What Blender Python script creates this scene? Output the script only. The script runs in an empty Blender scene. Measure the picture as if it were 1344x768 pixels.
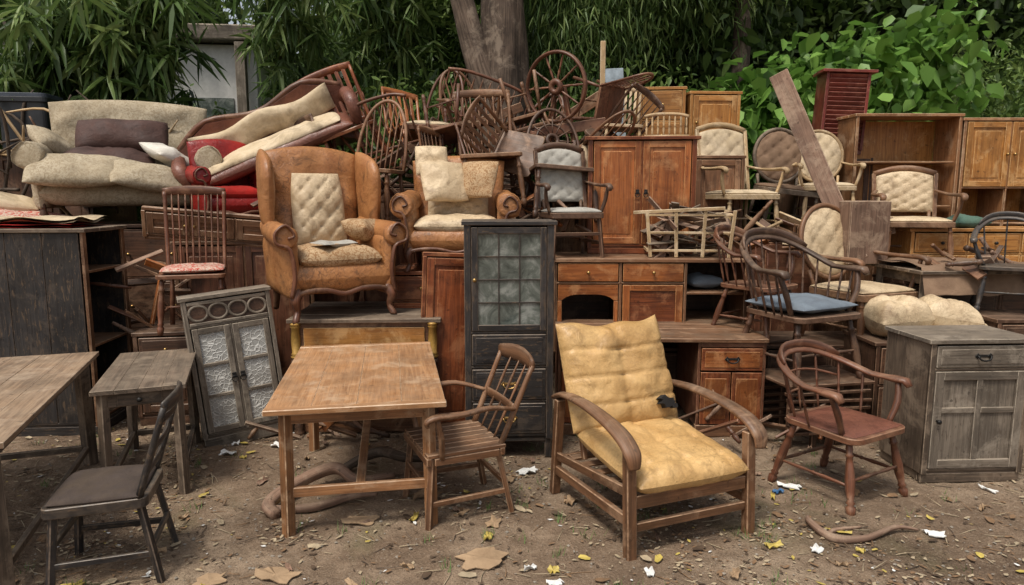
import bpy, math, random
import numpy as np
from mathutils import Matrix, Vector, noise
R=random.Random(11)
rad=math.radians
def T(x,y,z): return Matrix.Translation((x,y,z))
def E(rx=0,ry=0,rz=0): return Matrix.Rotation(rad(rz),4,'Z')@Matrix.Rotation(rad(ry),4,'Y')@Matrix.Rotation(rad(rx),4,'X')
def lerp(a,b,t): return a+(b-a)*t
scene=bpy.context.scene

# ------------------------------------------------------------ materials
class NT:
    def __init__(s,name):
        s.m=bpy.data.materials.new(name); s.m.use_nodes=True; s.t=s.m.node_tree
        s.b=s.t.nodes['Principled BSDF']; s.out=s.t.nodes['Material Output']
    def n(s,ty,**k):
        nd=s.t.nodes.new(ty)
        for a,v in k.items(): setattr(nd,a,v)
        return nd
    def l(s,a,b): s.t.links.new(a,b)
    def noise(s,vec,scale,detail=4,dist=0.0,rough=.55):
        nd=s.n('ShaderNodeTexNoise'); nd.inputs['Scale'].default_value=scale
        nd.inputs['Detail'].default_value=detail; nd.inputs['Distortion'].default_value=dist
        nd.inputs['Roughness'].default_value=rough
        if vec: s.l(vec,nd.inputs['Vector'])
        return nd.outputs['Fac']
    def ramp(s,fac,stops,inter='LINEAR'):
        nd=s.n('ShaderNodeValToRGB'); cr=nd.color_ramp; cr.interpolation=inter
        while len(cr.elements)<len(stops): cr.elements.new(.5)
        for e,(p,c) in zip(cr.elements,stops):
            e.position=p; e.color=(c[0],c[1],c[2],1) if isinstance(c,(tuple,list)) else (c,c,c,1)
        s.l(fac,nd.inputs[0]); return nd.outputs['Color']
    def mix(s,f,a,b,bt='MIX'):
        nd=s.n('ShaderNodeMix',data_type='RGBA',blend_type=bt)
        for i,v in ((0,f),(6,a),(7,b)):
            if hasattr(v,'is_output'): s.l(v,nd.inputs[i])
            elif i==0: nd.inputs[0].default_value=v
            else: nd.inputs[i].default_value=(v[0],v[1],v[2],1)
        return nd.outputs[2]
    def math(s,op,a,b=0.0,c=0.0):
        nd=s.n('ShaderNodeMath',operation=op)
        for i,v in enumerate((a,b,c)):
            if hasattr(v,'is_output'): s.l(v,nd.inputs[i])
            else: nd.inputs[i].default_value=v
        return nd.outputs[0]
    def attr(s,name):
        return s.n('ShaderNodeAttribute',attribute_name=name).outputs['Fac']
    def mapv(s,vec,sc):
        nd=s.n('ShaderNodeMapping'); nd.inputs['Scale'].default_value=sc; s.l(vec,nd.inputs['Vector']); return nd.outputs[0]
    def objv(s):
        tc=s.n('ShaderNodeTexCoord'); oi=s.n('ShaderNodeObjectInfo')
        va=s.n('ShaderNodeVectorMath',operation='ADD'); sc=s.n('ShaderNodeVectorMath',operation='SCALE')
        cb=s.n('ShaderNodeCombineXYZ')
        for i in range(3): s.l(oi.outputs['Random'],cb.inputs[i])
        s.l(cb.outputs[0],sc.inputs[0]); sc.inputs['Scale'].default_value=37.0
        s.l(tc.outputs['Object'],va.inputs[0]); s.l(sc.outputs[0],va.inputs[1]); s.oi=oi
        return va.outputs[0]
    def bump(s,h,strength=.3,dist=.003,prev=None):
        nd=s.n('ShaderNodeBump'); nd.inputs['Strength'].default_value=strength; nd.inputs['Distance'].default_value=dist
        s.l(h,nd.inputs['Height'])
        if prev: s.l(prev,nd.inputs['Normal'])
        return nd.outputs[0]
    def val(s,col,f):
        nd=s.n('ShaderNodeHueSaturation'); s.l(col,nd.inputs['Color'])
        s.l(f,nd.inputs['Value']); return nd.outputs[0]
MATS={}
def wood(name,dark,light,rough=.5,wearc=None,dust=.35,stain=.5,chip=0.0,chipc=(.2,.12,.07),fadek=.5,rv=.5):
    t=NT(name); uv=t.n('ShaderNodeTexCoord').outputs['UV']; ov=t.objv()
    g=t.noise(t.mapv(uv,(2.2,42,1)),1.0,6,.8)
    g2=t.noise(t.mapv(uv,(5,150,1)),1.0,3,.3)
    mid=tuple((a+b)/2 for a,b in zip(dark,light))
    c=t.ramp(g,[(.3,dark),(.5,mid),(.72,light)])
    c=t.mix(t.math('MULTIPLY',t.ramp(g2,[(.35,1.0),(.5,0.0)]),.45),c,tuple(x*.45 for x in dark))
    c=t.val(c,t.math('MULTIPLY_ADD',t.attr('rnd'),rv,1-rv/2))
    st=t.noise(ov,2.6,6,.4,.65)
    c=t.mix(t.math('MULTIPLY',t.ramp(st,[(.47,0.0),(.62,1.0)]),stain),c,tuple(x*.35 for x in dark))
    fade=t.noise(ov,4.0,8,.4,.72)
    wc=wearc or tuple(min(1,x*1.5+.05) for x in light)
    c=t.mix(t.math('MULTIPLY',t.ramp(fade,[(.52,0.0),(.62,1.0)]),fadek),c,wc)
    sc=t.noise(t.mapv(uv,(3,260,1)),1.3,2,.1); sm=t.noise(ov,5,3)
    c=t.mix(t.math('MULTIPLY',t.math('MULTIPLY',t.ramp(sc,[(.64,0.0),(.68,1.0)]),t.ramp(sm,[(.42,0.0),(.56,1.0)])),.6),c,wc)
    kn=t.noise(ov,26,3,.2); c=t.mix(t.math('MULTIPLY',t.ramp(kn,[(.66,0.0),(.71,1.0)]),.65),c,tuple(x*.3 for x in dark))
    if chip>0:
        ch=t.noise(t.mapv(uv,(9,40,1)),1.2,8,.5,.7)
        c=t.mix(t.math('MULTIPLY',t.ramp(ch,[(.60-.06*chip,0.0),(.64-.06*chip,1.0)]),.8),c,chipc)
    wn=t.noise(ov,22,4)
    c=t.mix(t.math('MULTIPLY',t.attr('wear'),t.ramp(wn,[(.33,.15),(.58,.95)])),c,wc)
    gn=t.n('ShaderNodeNewGeometry'); sp=t.n('ShaderNodeSeparateXYZ'); t.l(gn.outputs['Normal'],sp.inputs[0])
    up=t.math('MAXIMUM',sp.outputs[2],0.16)
    d=t.math('MULTIPLY',t.math('MULTIPLY',up,t.ramp(t.noise(ov,7,6,.3,.7),[(.35,.15),(.7,1.0)])),dust)
    c=t.mix(d,c,(.34,.27,.19))
    t.l(c,t.b.inputs['Base Color'])
    r=t.math('MULTIPLY_ADD',t.noise(ov,9,4),.5,rough-.25); r=t.math('ADD',r,t.math('MULTIPLY',d,.3)); t.l(r,t.b.inputs['Roughness'])
    t.b.inputs['Specular IOR Level'].default_value=.38
    t.l(t.bump(t.noise(ov,14,5),.25,.004,t.bump(g,.45,.002)),t.b.inputs['Normal'])
    MATS[name]=t.m; return t.m
def leather(name,c1,c2,rough=.5,crack=.6,stainc=(.1,.06,.03),spots=.5):
    t=NT(name); ov=t.objv()
    n1=t.noise(ov,4,6,.5,.6)
    c=t.ramp(n1,[(.3,c2),(.6,c1)])
    v=t.n('ShaderNodeTexVoronoi',feature='DISTANCE_TO_EDGE'); v.inputs['Scale'].default_value=26
    nz=t.n('ShaderNodeTexNoise'); nz.inputs['Scale'].default_value=12; t.l(ov,nz.inputs['Vector'])
    vm=t.n('ShaderNodeVectorMath',operation='MULTIPLY_ADD'); t.l(nz.outputs['Color'],vm.inputs[0]); vm.inputs[1].default_value=(.12,.12,.12); t.l(ov,vm.inputs[2])
    t.l(vm.outputs[0],v.inputs['Vector'])
    cr=t.ramp(v.outputs['Distance'],[(0.0,1.0),(.06,0.0)])
    mk=t.ramp(t.noise(ov,3,3),[(.45,0.0),(.6,1.0)])
    c=t.mix(t.math('MULTIPLY',t.math('MULTIPLY',cr,mk),crack),c,stainc)
    sp=t.noise(ov,5.5,9,.8,.75)
    c=t.mix(t.math('MULTIPLY',t.ramp(sp,[(.54,0.0),(.62,1.0)]),spots),c,stainc)
    gr=t.noise(ov,2.2,7,.4,.65); c=t.mix(t.math('MULTIPLY',t.ramp(gr,[(.42,0.0),(.68,1.0)]),.32),c,tuple(x*.45 for x in c2))
    c=t.mix(t.math('MULTIPLY',t.ramp(t.noise(ov,60,4),[(.4,0.0),(.7,1.0)]),.25),c,tuple(x*.6 for x in c2))
    t.l(c,t.b.inputs['Base Color']); t.l(t.math('MULTIPLY_ADD',t.noise(ov,8,5),.45,rough-.2),t.b.inputs['Roughness'])
    t.b.inputs['Specular IOR Level'].default_value=.4
    w=t.bump(t.noise(ov,11,5,1.2,.6),.7,.014); t.l(t.bump(cr,.3,-.002,t.bump(t.noise(ov,160,3),.3,.001,w)),t.b.inputs['Normal'])
    MATS[name]=t.m
def fabric(name,c1,c2,pat=None,pscale=14,stain=.4):
    t=NT(name); ov=t.objv()
    c=t.ramp(t.noise(ov,5,6,.4,.65),[(.3,c2),(.62,c1)])
    if pat:
        p=t.noise(ov,pscale,3,2.5); c=t.mix(t.ramp(p,[(.49,0.0),(.55,1.0)]),c,pat)
    c=t.mix(t.math('MULTIPLY',t.ramp(t.noise(ov,3.3,8,.5,.7),[(.48,0.0),(.64,1.0)]),stain),c,(.12,.085,.05))
    c=t.mix(t.math('MULTIPLY',t.noise(ov,220,2),.3),c,tuple(x*.5 for x in c2))
    t.l(c,t.b.inputs['Base Color']); t.b.inputs['Roughness'].default_value=.9; t.b.inputs['Specular IOR Level'].default_value=.15
    t.l(t.bump(t.noise(ov,260,2),.4,.001,t.bump(t.noise(ov,9,5,1.0),.6,.016)),t.b.inputs['Normal'])
    MATS[name]=t.m
def plain(name,c,rough=.5,metal=0,var=.5):
    t=NT(name); ov=t.objv()
    cc=t.ramp(t.noise(ov,12,6,.3,.65),[(.3,tuple(x*(1-var) for x in c)),(.65,c)])
    t.l(cc,t.b.inputs['Base Color']); t.b.inputs['Roughness'].default_value=rough; t.b.inputs['Metallic'].default_value=metal
    t.l(t.bump(t.noise(ov,40,4),.3,.002),t.b.inputs['Normal'])
    MATS[name]=t.m
wood('oak',(.19,.08,.030),(.42,.20,.085),.48,(.50,.34,.21),.32,.5)
wood('oak_top',(.30,.135,.052),(.50,.26,.115),.45,(.56,.40,.26),.28,.42,0,(.2,.1,.05),.45,.22)
wood('tan_top',(.15,.092,.055),(.35,.235,.145),.55,(.46,.35,.25),.3,.45,0,(.2,.1,.05),.5,.25)
wood('oak_dark',(.090,.039,.017),(.23,.105,.048),.48,(.36,.22,.13),.3,.5)
wood('mahogany',(.085,.019,.007),(.27,.072,.022),.34,(.38,.16,.07),.2,.55)
wood('redwood',(.19,.050,.013),(.42,.140,.037),.34,(.52,.26,.11),.18,.55)
wood('walnut',(.034,.016,.009),(.115,.053,.030),.45,(.24,.14,.085),.3,.4)
wood('walnut_red',(.062,.022,.011),(.18,.066,.034),.40,(.30,.16,.09),.25,.4)
wood('black_wood',(.011,.010,.011),(.036,.033,.033),.40,(.15,.11,.08),.28,.3,.6,(.10,.065,.04),.28)
wood('grey_wood',(.085,.066,.048),(.21,.17,.13),.75,(.32,.27,.21),.4,.5,.4,(.07,.05,.035))
wood('brown_grey',(.055,.038,.026),(.16,.112,.076),.62,(.29,.22,.155),.35,.5)
wood('honey',(.24,.092,.020),(.47,.215,.055),.38,(.58,.36,.16),.15,.4)
wood('pale_wood',(.30,.19,.09),(.58,.41,.22),.6,(.65,.52,.35),.25,.35)
wood('raw_plank',(.13,.07,.045),(.30,.18,.12),.75,(.4,.29,.2),.3,.4)
wood('red_paint',(.10,.014,.010),(.20,.032,.022),.45,(.3,.12,.08),.2,.5)
wood('bark',(.035,.024,.016),(.12,.085,.06),.9,(.2,.15,.11),.1,.3)
wood('tree_bark',(.045,.030,.021),(.19,.135,.097),.95,(.30,.235,.175),.05,.5)
leather('tan_leather',(.62,.395,.165),(.46,.265,.095),.40,.45,(.14,.075,.03),.36)
leather('orange_leather',(.42,.19,.068),(.28,.11,.038),.40,.7,(.085,.042,.02),.72)
leather('cream_leather',(.64,.50,.32),(.47,.34,.20),.5,.5,(.18,.11,.06),.5)
leather('red_leather',(.33,.018,.012),(.18,.012,.010),.3,.3,(.06,.01,.01),.3)
leather('brown_leather',(.22,.085,.052),(.12,.045,.03),.36,.4,(.04,.02,.012),.4)
leather('darkbrown_cushion',(.085,.04,.03),(.045,.023,.018),.7,.2,(.02,.01,.01),.3)
fabric('cream_fabric',(.64,.52,.36),(.48,.37,.23),stain=.55)
fabric('grey_fabric',(.44,.42,.37),(.30,.28,.24),None,10,.4)
fabric('floral_fabric',(.47,.40,.29),(.38,.31,.21),(.33,.265,.175),24,.35)
fabric('floral_brown',(.52,.37,.22),(.42,.28,.155),(.29,.16,.075),30,.4)
fabric('blue_fabric',(.20,.24,.275),(.12,.14,.165),None,10,.2)
fabric('red_fabric',(.40,.02,.015),(.22,.012,.01),None,10,.2)
fabric('red_pattern',(.62,.48,.38),(.5,.36,.28),(.42,.03,.02),30,.2)
fabric('white_cloth',(.72,.68,.60),(.52,.48,.41),None,10,.25)
fabric('brown_cloth',(.26,.17,.11),(.16,.10,.065),None,10,.3)
fabric('dark_cloth',(.085,.065,.055),(.05,.038,.032),None,10,.3)
fabric('green_cloth',(.10,.17,.13),(.06,.11,.08),None,10,.2)
fabric('cardboard',(.42,.29,.175),(.33,.22,.13),None,10,.35)
plain('brass',(.50,.32,.12),.3,.9); plain('iron',(.03,.028,.026),.5,.6)
plain('gold_paint',(.50,.29,.07),.4,.3); plain('tear_shade',(.012,.010,.009),.95)
plain('paper',(.75,.74,.70),.8,0,.25); plain('leaf_yellow',(.55,.42,.10),.6,0,.4); plain('leaf_brown',(.24,.14,.07),.8,0,.5)
plain('leaf_pale',(.42,.33,.21),.8,0,.4); plain('leaf_dark',(.09,.055,.03),.8,0,.5); plain('stone',(.28,.24,.19),.9,0,.4); plain('grass_blade',(.10,.17,.035),.7,0,.4)
plain('black_plastic',(.02,.022,.025),.4); plain('bluegrey_paint',(.30,.36,.40),.6); plain('plaster',(.62,.60,.56),.9,0,.2)
plain('bag',(.05,.06,.08),.35); plain('blue_plastic',(.05,.14,.28),.4)
def glassmat():
    t=NT('old_glass'); ov=t.objv()
    c=t.ramp(t.noise(ov,7,7,.6,.7),[(.35,(.035,.045,.04)),(.5,(.10,.115,.10)),(.65,(.24,.25,.225))]); t.l(c,t.b.inputs['Base Color'])  # pale mottling puts a sky reflection into the glass colour
    t.b.inputs['Roughness'].default_value=.10; t.b.inputs['Specular IOR Level'].default_value=.9
    t.l(t.bump(t.noise(ov,7,2),.15,.01),t.b.inputs['Normal']); MATS['old_glass']=t.m
    t=NT('pressed_glass'); ov=t.objv()
    v=t.n('ShaderNodeTexVoronoi',feature='DISTANCE_TO_EDGE'); v.inputs['Scale'].default_value=30; t.l(ov,v.inputs['Vector'])
    e=t.ramp(v.outputs['Distance'],[(.02,1.0),(.12,0.0)])
    c=t.mix(e,(.34,.33,.30),(.60,.58,.53)); c=t.mix(t.math('MULTIPLY',t.ramp(t.noise(ov,6,6),[(.45,0.0),(.7,1.0)]),.5),c,(.16,.13,.10))
    t.l(c,t.b.inputs['Base Color']); t.b.inputs['Roughness'].default_value=.5; t.l(t.bump(e,.7,.006),t.b.inputs['Normal']); MATS['pressed_glass']=t.m
glassmat()
def leafmat(name,stops,trans=.35):
    t=NT(name); a=t.attr('rnd')
    c=t.ramp(a,stops); t.l(c,t.b.inputs['Base Color']); t.b.inputs['Roughness'].default_value=.45; t.b.inputs['Specular IOR Level'].default_value=.35
    tr=t.n('ShaderNodeBsdfTranslucent'); t.l(c,tr.inputs['Color'])
    ms=t.n('ShaderNodeMixShader'); ms.inputs[0].default_value=trans
    t.l(t.b.outputs[0],ms.inputs[1]); t.l(tr.outputs[0],ms.inputs[2]); t.l(ms.outputs[0],t.out.inputs['Surface']); MATS[name]=t.m
leafmat('foliage_dark',[(0.0,(.016,.028,.010)),(.5,(.055,.095,.024)),(1.0,(.14,.20,.055))])
leafmat('foliage_mid',[(0.0,(.026,.050,.014)),(.5,(.09,.15,.034)),(1.0,(.22,.30,.08))])
leafmat('foliage_bright',[(0.0,(.045,.105,.018)),(.5,(.13,.26,.045)),(1.0,(.25,.42,.09))])
leafmat('foliage_bamboo',[(0.0,(.022,.045,.014)),(.5,(.09,.155,.038)),(1.0,(.25,.32,.11))])

# ------------------------------------------------------------ builder
def _tmpl():
    idx={};k=0;cs=[(x,y,z) for x in(-1,1) for y in(-1,1) for z in(-1,1)]
    for c in cs:
        for a in range(3): idx[c,a]=k;k+=1
    def pos(h,c):
        P=[]
        for cc in cs:
            for a in range(3): P.append(tuple(cc[i]*(h[i] if i==a else h[i]-c) for i in range(3)))
        return P
    F=[];K=[]
    for a in range(3):
        b,c=(a+1)%3,(a+2)%3
        for s in(-1,1):
            f=[]
            for sb,sc in((-1,-1),(1,-1),(1,1),(-1,1)):
                q=[0,0,0];q[a]=s;q[b]=sb;q[c]=sc;f.append(idx[tuple(q),a])
            F.append(f);K.append(0)
        for sb in(-1,1):
            for sc in(-1,1):
                q0=[0,0,0];q0[a]=-1;q0[b]=sb;q0[c]=sc;q1=list(q0);q1[a]=1;q0=tuple(q0);q1=tuple(q1)
                F.append([idx[q0,b],idx[q1,b],idx[q1,c],idx[q0,c]]);K.append(1)
    for c in cs: F.append([idx[c,0],idx[c,1],idx[c,2]]);K.append(1)
    P=[Vector(p) for p in pos((1,1,1),.2)]
    for i,f in enumerate(F):
        n=(P[f[1]]-P[f[0]]).cross(P[f[2]]-P[f[0]]); ctr=sum((P[j] for j in f),Vector())
        if n.dot(ctr)<0: F[i]=f[::-1]
    return pos,F,K
BPOS,BF,BK=_tmpl()
def catmull(P,n):
    P=[Vector(p) for p in P]
    if n<=1 or len(P)<3: return P,[i for i in range(len(P))]
    out=[];ts=[]
    for i in range(len(P)-1):
        p0=P[max(i-1,0)];p1=P[i];p2=P[i+1];p3=P[min(i+2,len(P)-1)]
        for k in range(n):
            t=k/n;out.append(.5*((2*p1)+(p2-p0)*t+(2*p0-5*p1+4*p2-p3)*t*t+(3*p1-p0-3*p2+p3)*t**3));ts.append(i+t)
    out.append(P[-1]);ts.append(len(P)-1); return out,ts
class B:
    def __init__(s,name): s.name=name;s.parts={};s.M=Matrix();s.part('body')
    def part(s,n): s.cur=s.parts.setdefault(n,dict(v=[],f=[],m=[],uv=[],r=[],w=[],s=[]));return s
    def add(s,V,F,UV,mat,M=None,smooth=False,wear=None,rnd=None):
        p=s.cur;o=len(p['v']);MM=s.M@M if M is not None else s.M
        p['v'].extend([MM@Vector(v) for v in V])
        r=R.random() if rnd is None else rnd
        for i,f in enumerate(F):
            p['f'].append([o+j for j in f]);p['m'].append(mat);p['uv'].append(UV[i]);p['r'].append(r)
            p['w'].append(wear[i] if wear else 0.0);p['s'].append(smooth)
    def box(s,c,size,mat,rot=None,ch=None,g=None,M=None):
        h=[x/2 for x in size];ch=min(.005,min(h)*.3) if ch is None else ch
        P=BPOS(h,ch)
        if g is None: g=max(range(3),key=lambda i:size[i])
        a,b=[i for i in range(3) if i!=g];o1=R.random()*20;o2=R.random()*20
        UV=[[(P[j][g]+o1,P[j][a]+P[j][b]+o2) for j in f] for f in BF]
        m=T(*c)@(E(*rot) if rot else Matrix())
        if M is not None: m=M@m
        s.add(P,BF,UV,mat,m,False,BK)
    def beam(s,p0,p1,w,t,mat,up=(0,0,1),ext=0):
        p0=Vector(p0);p1=Vector(p1);d=p1-p0;L=d.length;x=d.normalized();u=Vector(up)
        y=u.cross(x)
        if y.length<1e-3:y=Vector((0,1,0)).cross(x)
        y.normalize();z=x.cross(y);m=Matrix((x,y,z)).transposed().to_4x4();m.translation=(p0+p1)/2
        s.box((0,0,0),(L+ext,w,t),mat,None,None,0,m)
    def tube(s,pts,r,mat,seg=8,flat=(1,1),up=(0,0,1),sub=1,closed=False,rnd=None,ridge=0):
        P,ts=catmull(pts,sub)
        if isinstance(r,(int,float)): rr=[r]*len(P)
        else: rr=[lerp(r[int(t)],r[min(int(t)+1,len(r)-1)],t-int(t)) for t in ts]
        N=len(P);V=[];n1=None;L=0;Ls=[];sd=R.random()*40
        for i in range(N):
            if closed: t=(P[(i+1)%N]-P[i-1])
            else: t=P[min(i+1,N-1)]-P[max(i-1,0)]
            if t.length<1e-9: t=Vector((0,0,1))
            t.normalize()
            if n1 is None:
                u=Vector(up)
                if abs(u.dot(t))>.97:u=Vector((0,1,0)) if abs(t.y)<.9 else Vector((1,0,0))
                n1=(u-t*u.dot(t)).normalized()
            else:
                n1=n1-t*n1.dot(t);n1.normalize()
            n2=t.cross(n1)
            if i:L+=(P[i]-P[i-1]).length
            Ls.append(L)
            for k in range(seg):
                a=2*math.pi*k/seg;q=rr[i]
                if ridge:
                    q*=1+ridge*(noise.noise(Vector((math.cos(a)*1.3+sd,math.sin(a)*1.3,L*.9)))+.55*noise.noise(Vector((math.cos(a)*4+sd,math.sin(a)*4,L*1.6))))
                V.append(P[i]+n1*(math.cos(a)*q*flat[0])+n2*(math.sin(a)*q*flat[1]))
        F=[];UV=[];o1=R.random()*20;o2=R.random()*20;ra=max(rr)*6.28/seg
        M_=N if closed else N-1
        for i in range(M_):
            j=(i+1)%N
            for k in range(seg):
                k2=(k+1)%seg;F.append([i*seg+k,i*seg+k2,j*seg+k2,j*seg+k])
                l0=Ls[i]+o1;l1=(Ls[j] if j else Ls[i]+.05)+o1;v0=k*ra+o2;v1=v0+ra
                UV.append([(l0,v0),(l0,v1),(l1,v1),(l1,v0)])
        if not closed:
            F.append([k for k in range(seg)][::-1]);UV.append([(o1,o2+k*.002) for k in range(seg)])
            F.append([(N-1)*seg+k for k in range(seg)]);UV.append([(o1,o2+k*.002) for k in range(seg)])
        s.add(V,F,UV,mat,None,True,None,rnd)
    def turned(s,p0,p1,r,mat,style='leg',seg=9):
        pr={'leg':[(0,.8),(.06,1.05),(.13,1.2),(.16,.7),(.19,1.1),(.22,.75),(.35,1.1),(.5,1.2),(.7,.9),(.78,.75),(.80,1.1),(.83,.7),(.9,.85),(1,.6)],
            'spindle':[(0,.6),(.15,.8),(.35,1.05),(.48,.65),(.5,1.05),(.53,.65),(.7,1.0),(.9,.7),(1,.55)],
            'plain':[(0,1),(.5,1.05),(1,.8)],
            'column':[(0,1),(.05,1.2),(.08,.8),(.12,1.1),(.15,.85),(.5,1.0),(.85,.85),(.88,1.1),(.92,.8),(.95,1.2),(1,1)]}[style]
        p0=Vector(p0);p1=Vector(p1)
        s.tube([p0.lerp(p1,t) for t,_ in pr],[r*k for _,k in pr],mat,seg)
    def ring(s,c,rx,rz,r,mat,M=None,n=28,seg=7,flat=(1,1)):
        pts=[Vector(c)+Vector((math.cos(a)*rx,0,math.sin(a)*rz)) for a in [2*math.pi*i/n for i in range(n)]]
        if M is not None: pts=[M@p for p in pts]
        s.tube(pts,r,mat,seg,flat,(0,1,0),1,True)
    def slab(s,poly,z0,z1,mat,M=None,c=.005,g=0):
        cx=sum(p[0] for p in poly)/len(poly);cy=sum(p[1] for p in poly)/len(poly);n=len(poly)
        def ins(p):
            dx,dy=cx-p[0],cy-p[1];L=math.hypot(dx,dy) or 1;return(p[0]+dx/L*c,p[1]+dy/L*c)
        rings=[([ins(p) for p in poly],z0),(poly,z0+c*.8),(poly,z1-c*.8),([ins(p) for p in poly],z1)]
        V=[(p[0],p[1],z) for rr,z in rings for p in rr];F=[];W=[]
        for k in range(3):
            for i in range(n):
                j=(i+1)%n;F.append([k*n+i,k*n+j,(k+1)*n+j,(k+1)*n+i]);W.append(1.0 if k!=1 else 0.3)
        F.append(list(range(n))[::-1]);W.append(0);F.append([3*n+i for i in range(n)]);W.append(0)
        o1=R.random()*20;o2=R.random()*20
        UV=[[(V[j][g]+o1,V[j][1-g]+V[j][2]+o2) for j in f] for f in F]
        s.add(V,F,UV,mat,M,False,W)
    def puff(s,fn,thick,mat,nu=22,nv=22,k=5,kv=None,tuft=None,td=.02,oval=False,lump=.006,M=None,front_only_tuft=True,diag=True,tw=.13):
        kv=kv or k;ua=[math.sin(math.pi/2*(2*i/nu-1)) for i in range(nu+1)];va=[math.sin(math.pi/2*(2*i/nv-1)) for i in range(nv+1)]
        if tuft: ua=[lerp(2*i/nu-1,u,.45) for i,u in enumerate(ua)];va=[lerp(2*i/nv-1,u,.45) for i,u in enumerate(va)]
        seed=Vector((R.random()*50,R.random()*50,0));Vf=[];Vb=[]
        def mp(u,v):
            if oval: return u*math.sqrt(max(0,1-v*v/2)),v*math.sqrt(max(0,1-u*u/2))
            return u,v
        e=.01
        for v in va:
            for u in ua:
                x,y=mp(u,v);P=Vector(fn(x,y));Pu=Vector(fn(x+e,y))-P;Pv=Vector(fn(x,y+e))-P
                n=Pu.cross(Pv);n=n.normalized() if n.length>1e-12 else Vector((0,0,1))
                if oval: pr=math.sqrt(max(0,1-min(1,(x*x+y*y))**(k/2)))
                else: pr=math.sqrt(max(0,(1-abs(u)**k)*(1-abs(v)**kv)))
                lm=noise.noise(P*6+seed)*lump*2*pr+noise.noise(P*17+seed)*lump*.7*pr
                d=0
                if tuft:
                    xx=x+.05*noise.noise(P*3+seed);yy=y+.05*noise.noise(P*3-seed)
                    a,b=(xx*tuft[0]+yy*tuft[1],xx*tuft[0]-yy*tuft[1]) if diag else (xx*tuft[0],yy*tuft[1])
                    fa=abs(a-round(a));fb=abs(b-round(b));d=td*(.45*math.exp(-(fa/tw)**2)+.45*math.exp(-(fb/tw)**2)+.6*math.exp(-((fa*fa+fb*fb)/(tw*tw*1.8))))*min(1,pr*1.2)
                Vf.append(P+n*(thick/2*pr+lm-d));Vb.append(P-n*(thick/2*pr-lm))
        W=nu+1;V=Vf+Vb;o=len(Vf);F=[]
        for j in range(nv):
            for i in range(nu):
                q=[j*W+i,j*W+i+1,(j+1)*W+i+1,(j+1)*W+i];F.append(q);F.append([o+x for x in q[::-1]])
        UV=[[(V[j].x,V[j].y+V[j].z) for j in f] for f in F]
        s.add(V,F,UV,mat,M,True)
    def cushion(s,c,size,mat,rot=None,k=5,tuft=None,td=.02,oval=False,lump=.006,n=20,pipe=None,diag=True,sag=0,tw=.13):
        w,d,h=size;m=T(*c)@(E(*rot) if rot else Matrix())
        if tuft:n=max(n,30)
        fn=lambda u,v:(u*w/2*(1-.03*v*v),v*d/2*(1-.03*u*u),-sag*(1-u*u)*(1-v*v))
        s.puff(fn,h,mat,n,n,k,None,tuft,td,oval,lump,m,diag=diag,tw=tw)
        if pipe:
            pts=[]
            for a in range(40):
                t=2*math.pi*a/40;cx,sx=math.cos(t),math.sin(t);q=.35
                u=math.copysign(abs(cx)**q,cx);v=math.copysign(abs(sx)**q,sx);x,y,z=fn(u*.985,v*.985);pts.append(m@Vector((x,y,z)))
            s.tube(pts,.006,pipe,6,closed=True)
    def sheet(s,fn,nu,nv,mat,thick=.004,M=None):
        V=[Vector(fn(i/nu,j/nv)) for j in range(nv+1) for i in range(nu+1)];W=nu+1;o=len(V)
        V=V+[v-Vector((0,0,thick)) for v in V];F=[]
        for j in range(nv):
            for i in range(nu):
                q=[j*W+i,j*W+i+1,(j+1)*W+i+1,(j+1)*W+i];F.append(q);F.append([o+x for x in q[::-1]])
        s.add(V,F,[[(V[j].x,V[j].y) for j in f] for f in F],mat,M,True)
    def finish(s,loc=(0,0,0),rot=0,sc=1):
        rot=(0,0,rot) if isinstance(rot,(int,float)) else rot
        sc=(sc,sc,sc) if isinstance(sc,(int,float)) else sc
        em=bpy.data.objects.new(s.name,None);scene.collection.objects.link(em);em.empty_display_size=.1
        em.matrix_world=T(*loc)@E(*rot)@Matrix.Diagonal((*sc,1))
        for pn,p in s.parts.items():
            if not p['f']: continue
            me=bpy.data.meshes.new(pn);me.from_pydata(p['v'],[],p['f'])
            ms=list(dict.fromkeys(p['m']))
            for m in ms: me.materials.append(MATS[m])
            ix={m:i for i,m in enumerate(ms)}
            me.polygons.foreach_set('material_index',[ix[m] for m in p['m']])
            me.polygons.foreach_set('use_smooth',p['s'])
            uv=me.uv_layers.new(name='UVMap');uv.data.foreach_set('uv',[c for f in p['uv'] for q in f for c in q])
            a=me.attributes.new('rnd','FLOAT','FACE');a.data.foreach_set('value',p['r'])
            a=me.attributes.new('wear','FLOAT','FACE');a.data.foreach_set('value',[float(x) for x in p['w']])
            me.update();ob=bpy.data.objects.new(pn,me);scene.collection.objects.link(ob);ob.parent=em
        return em
def rrect(w,d,r,n=4,tf=1.0,tb=1.0):
    P=[]
    for cx,cy,a0 in((w/2-r,d/2-r,0),(-w/2+r,d/2-r,90),(-w/2+r,-d/2+r,180),(w/2-r,-d/2+r,270)):
        for i in range(n+1):
            a=rad(a0+90*i/n);x=cx+r*math.cos(a);y=cy+r*math.sin(a);x*=lerp(tf,tb,(y+d/2)/d);P.append((x,y))
    return P
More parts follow.
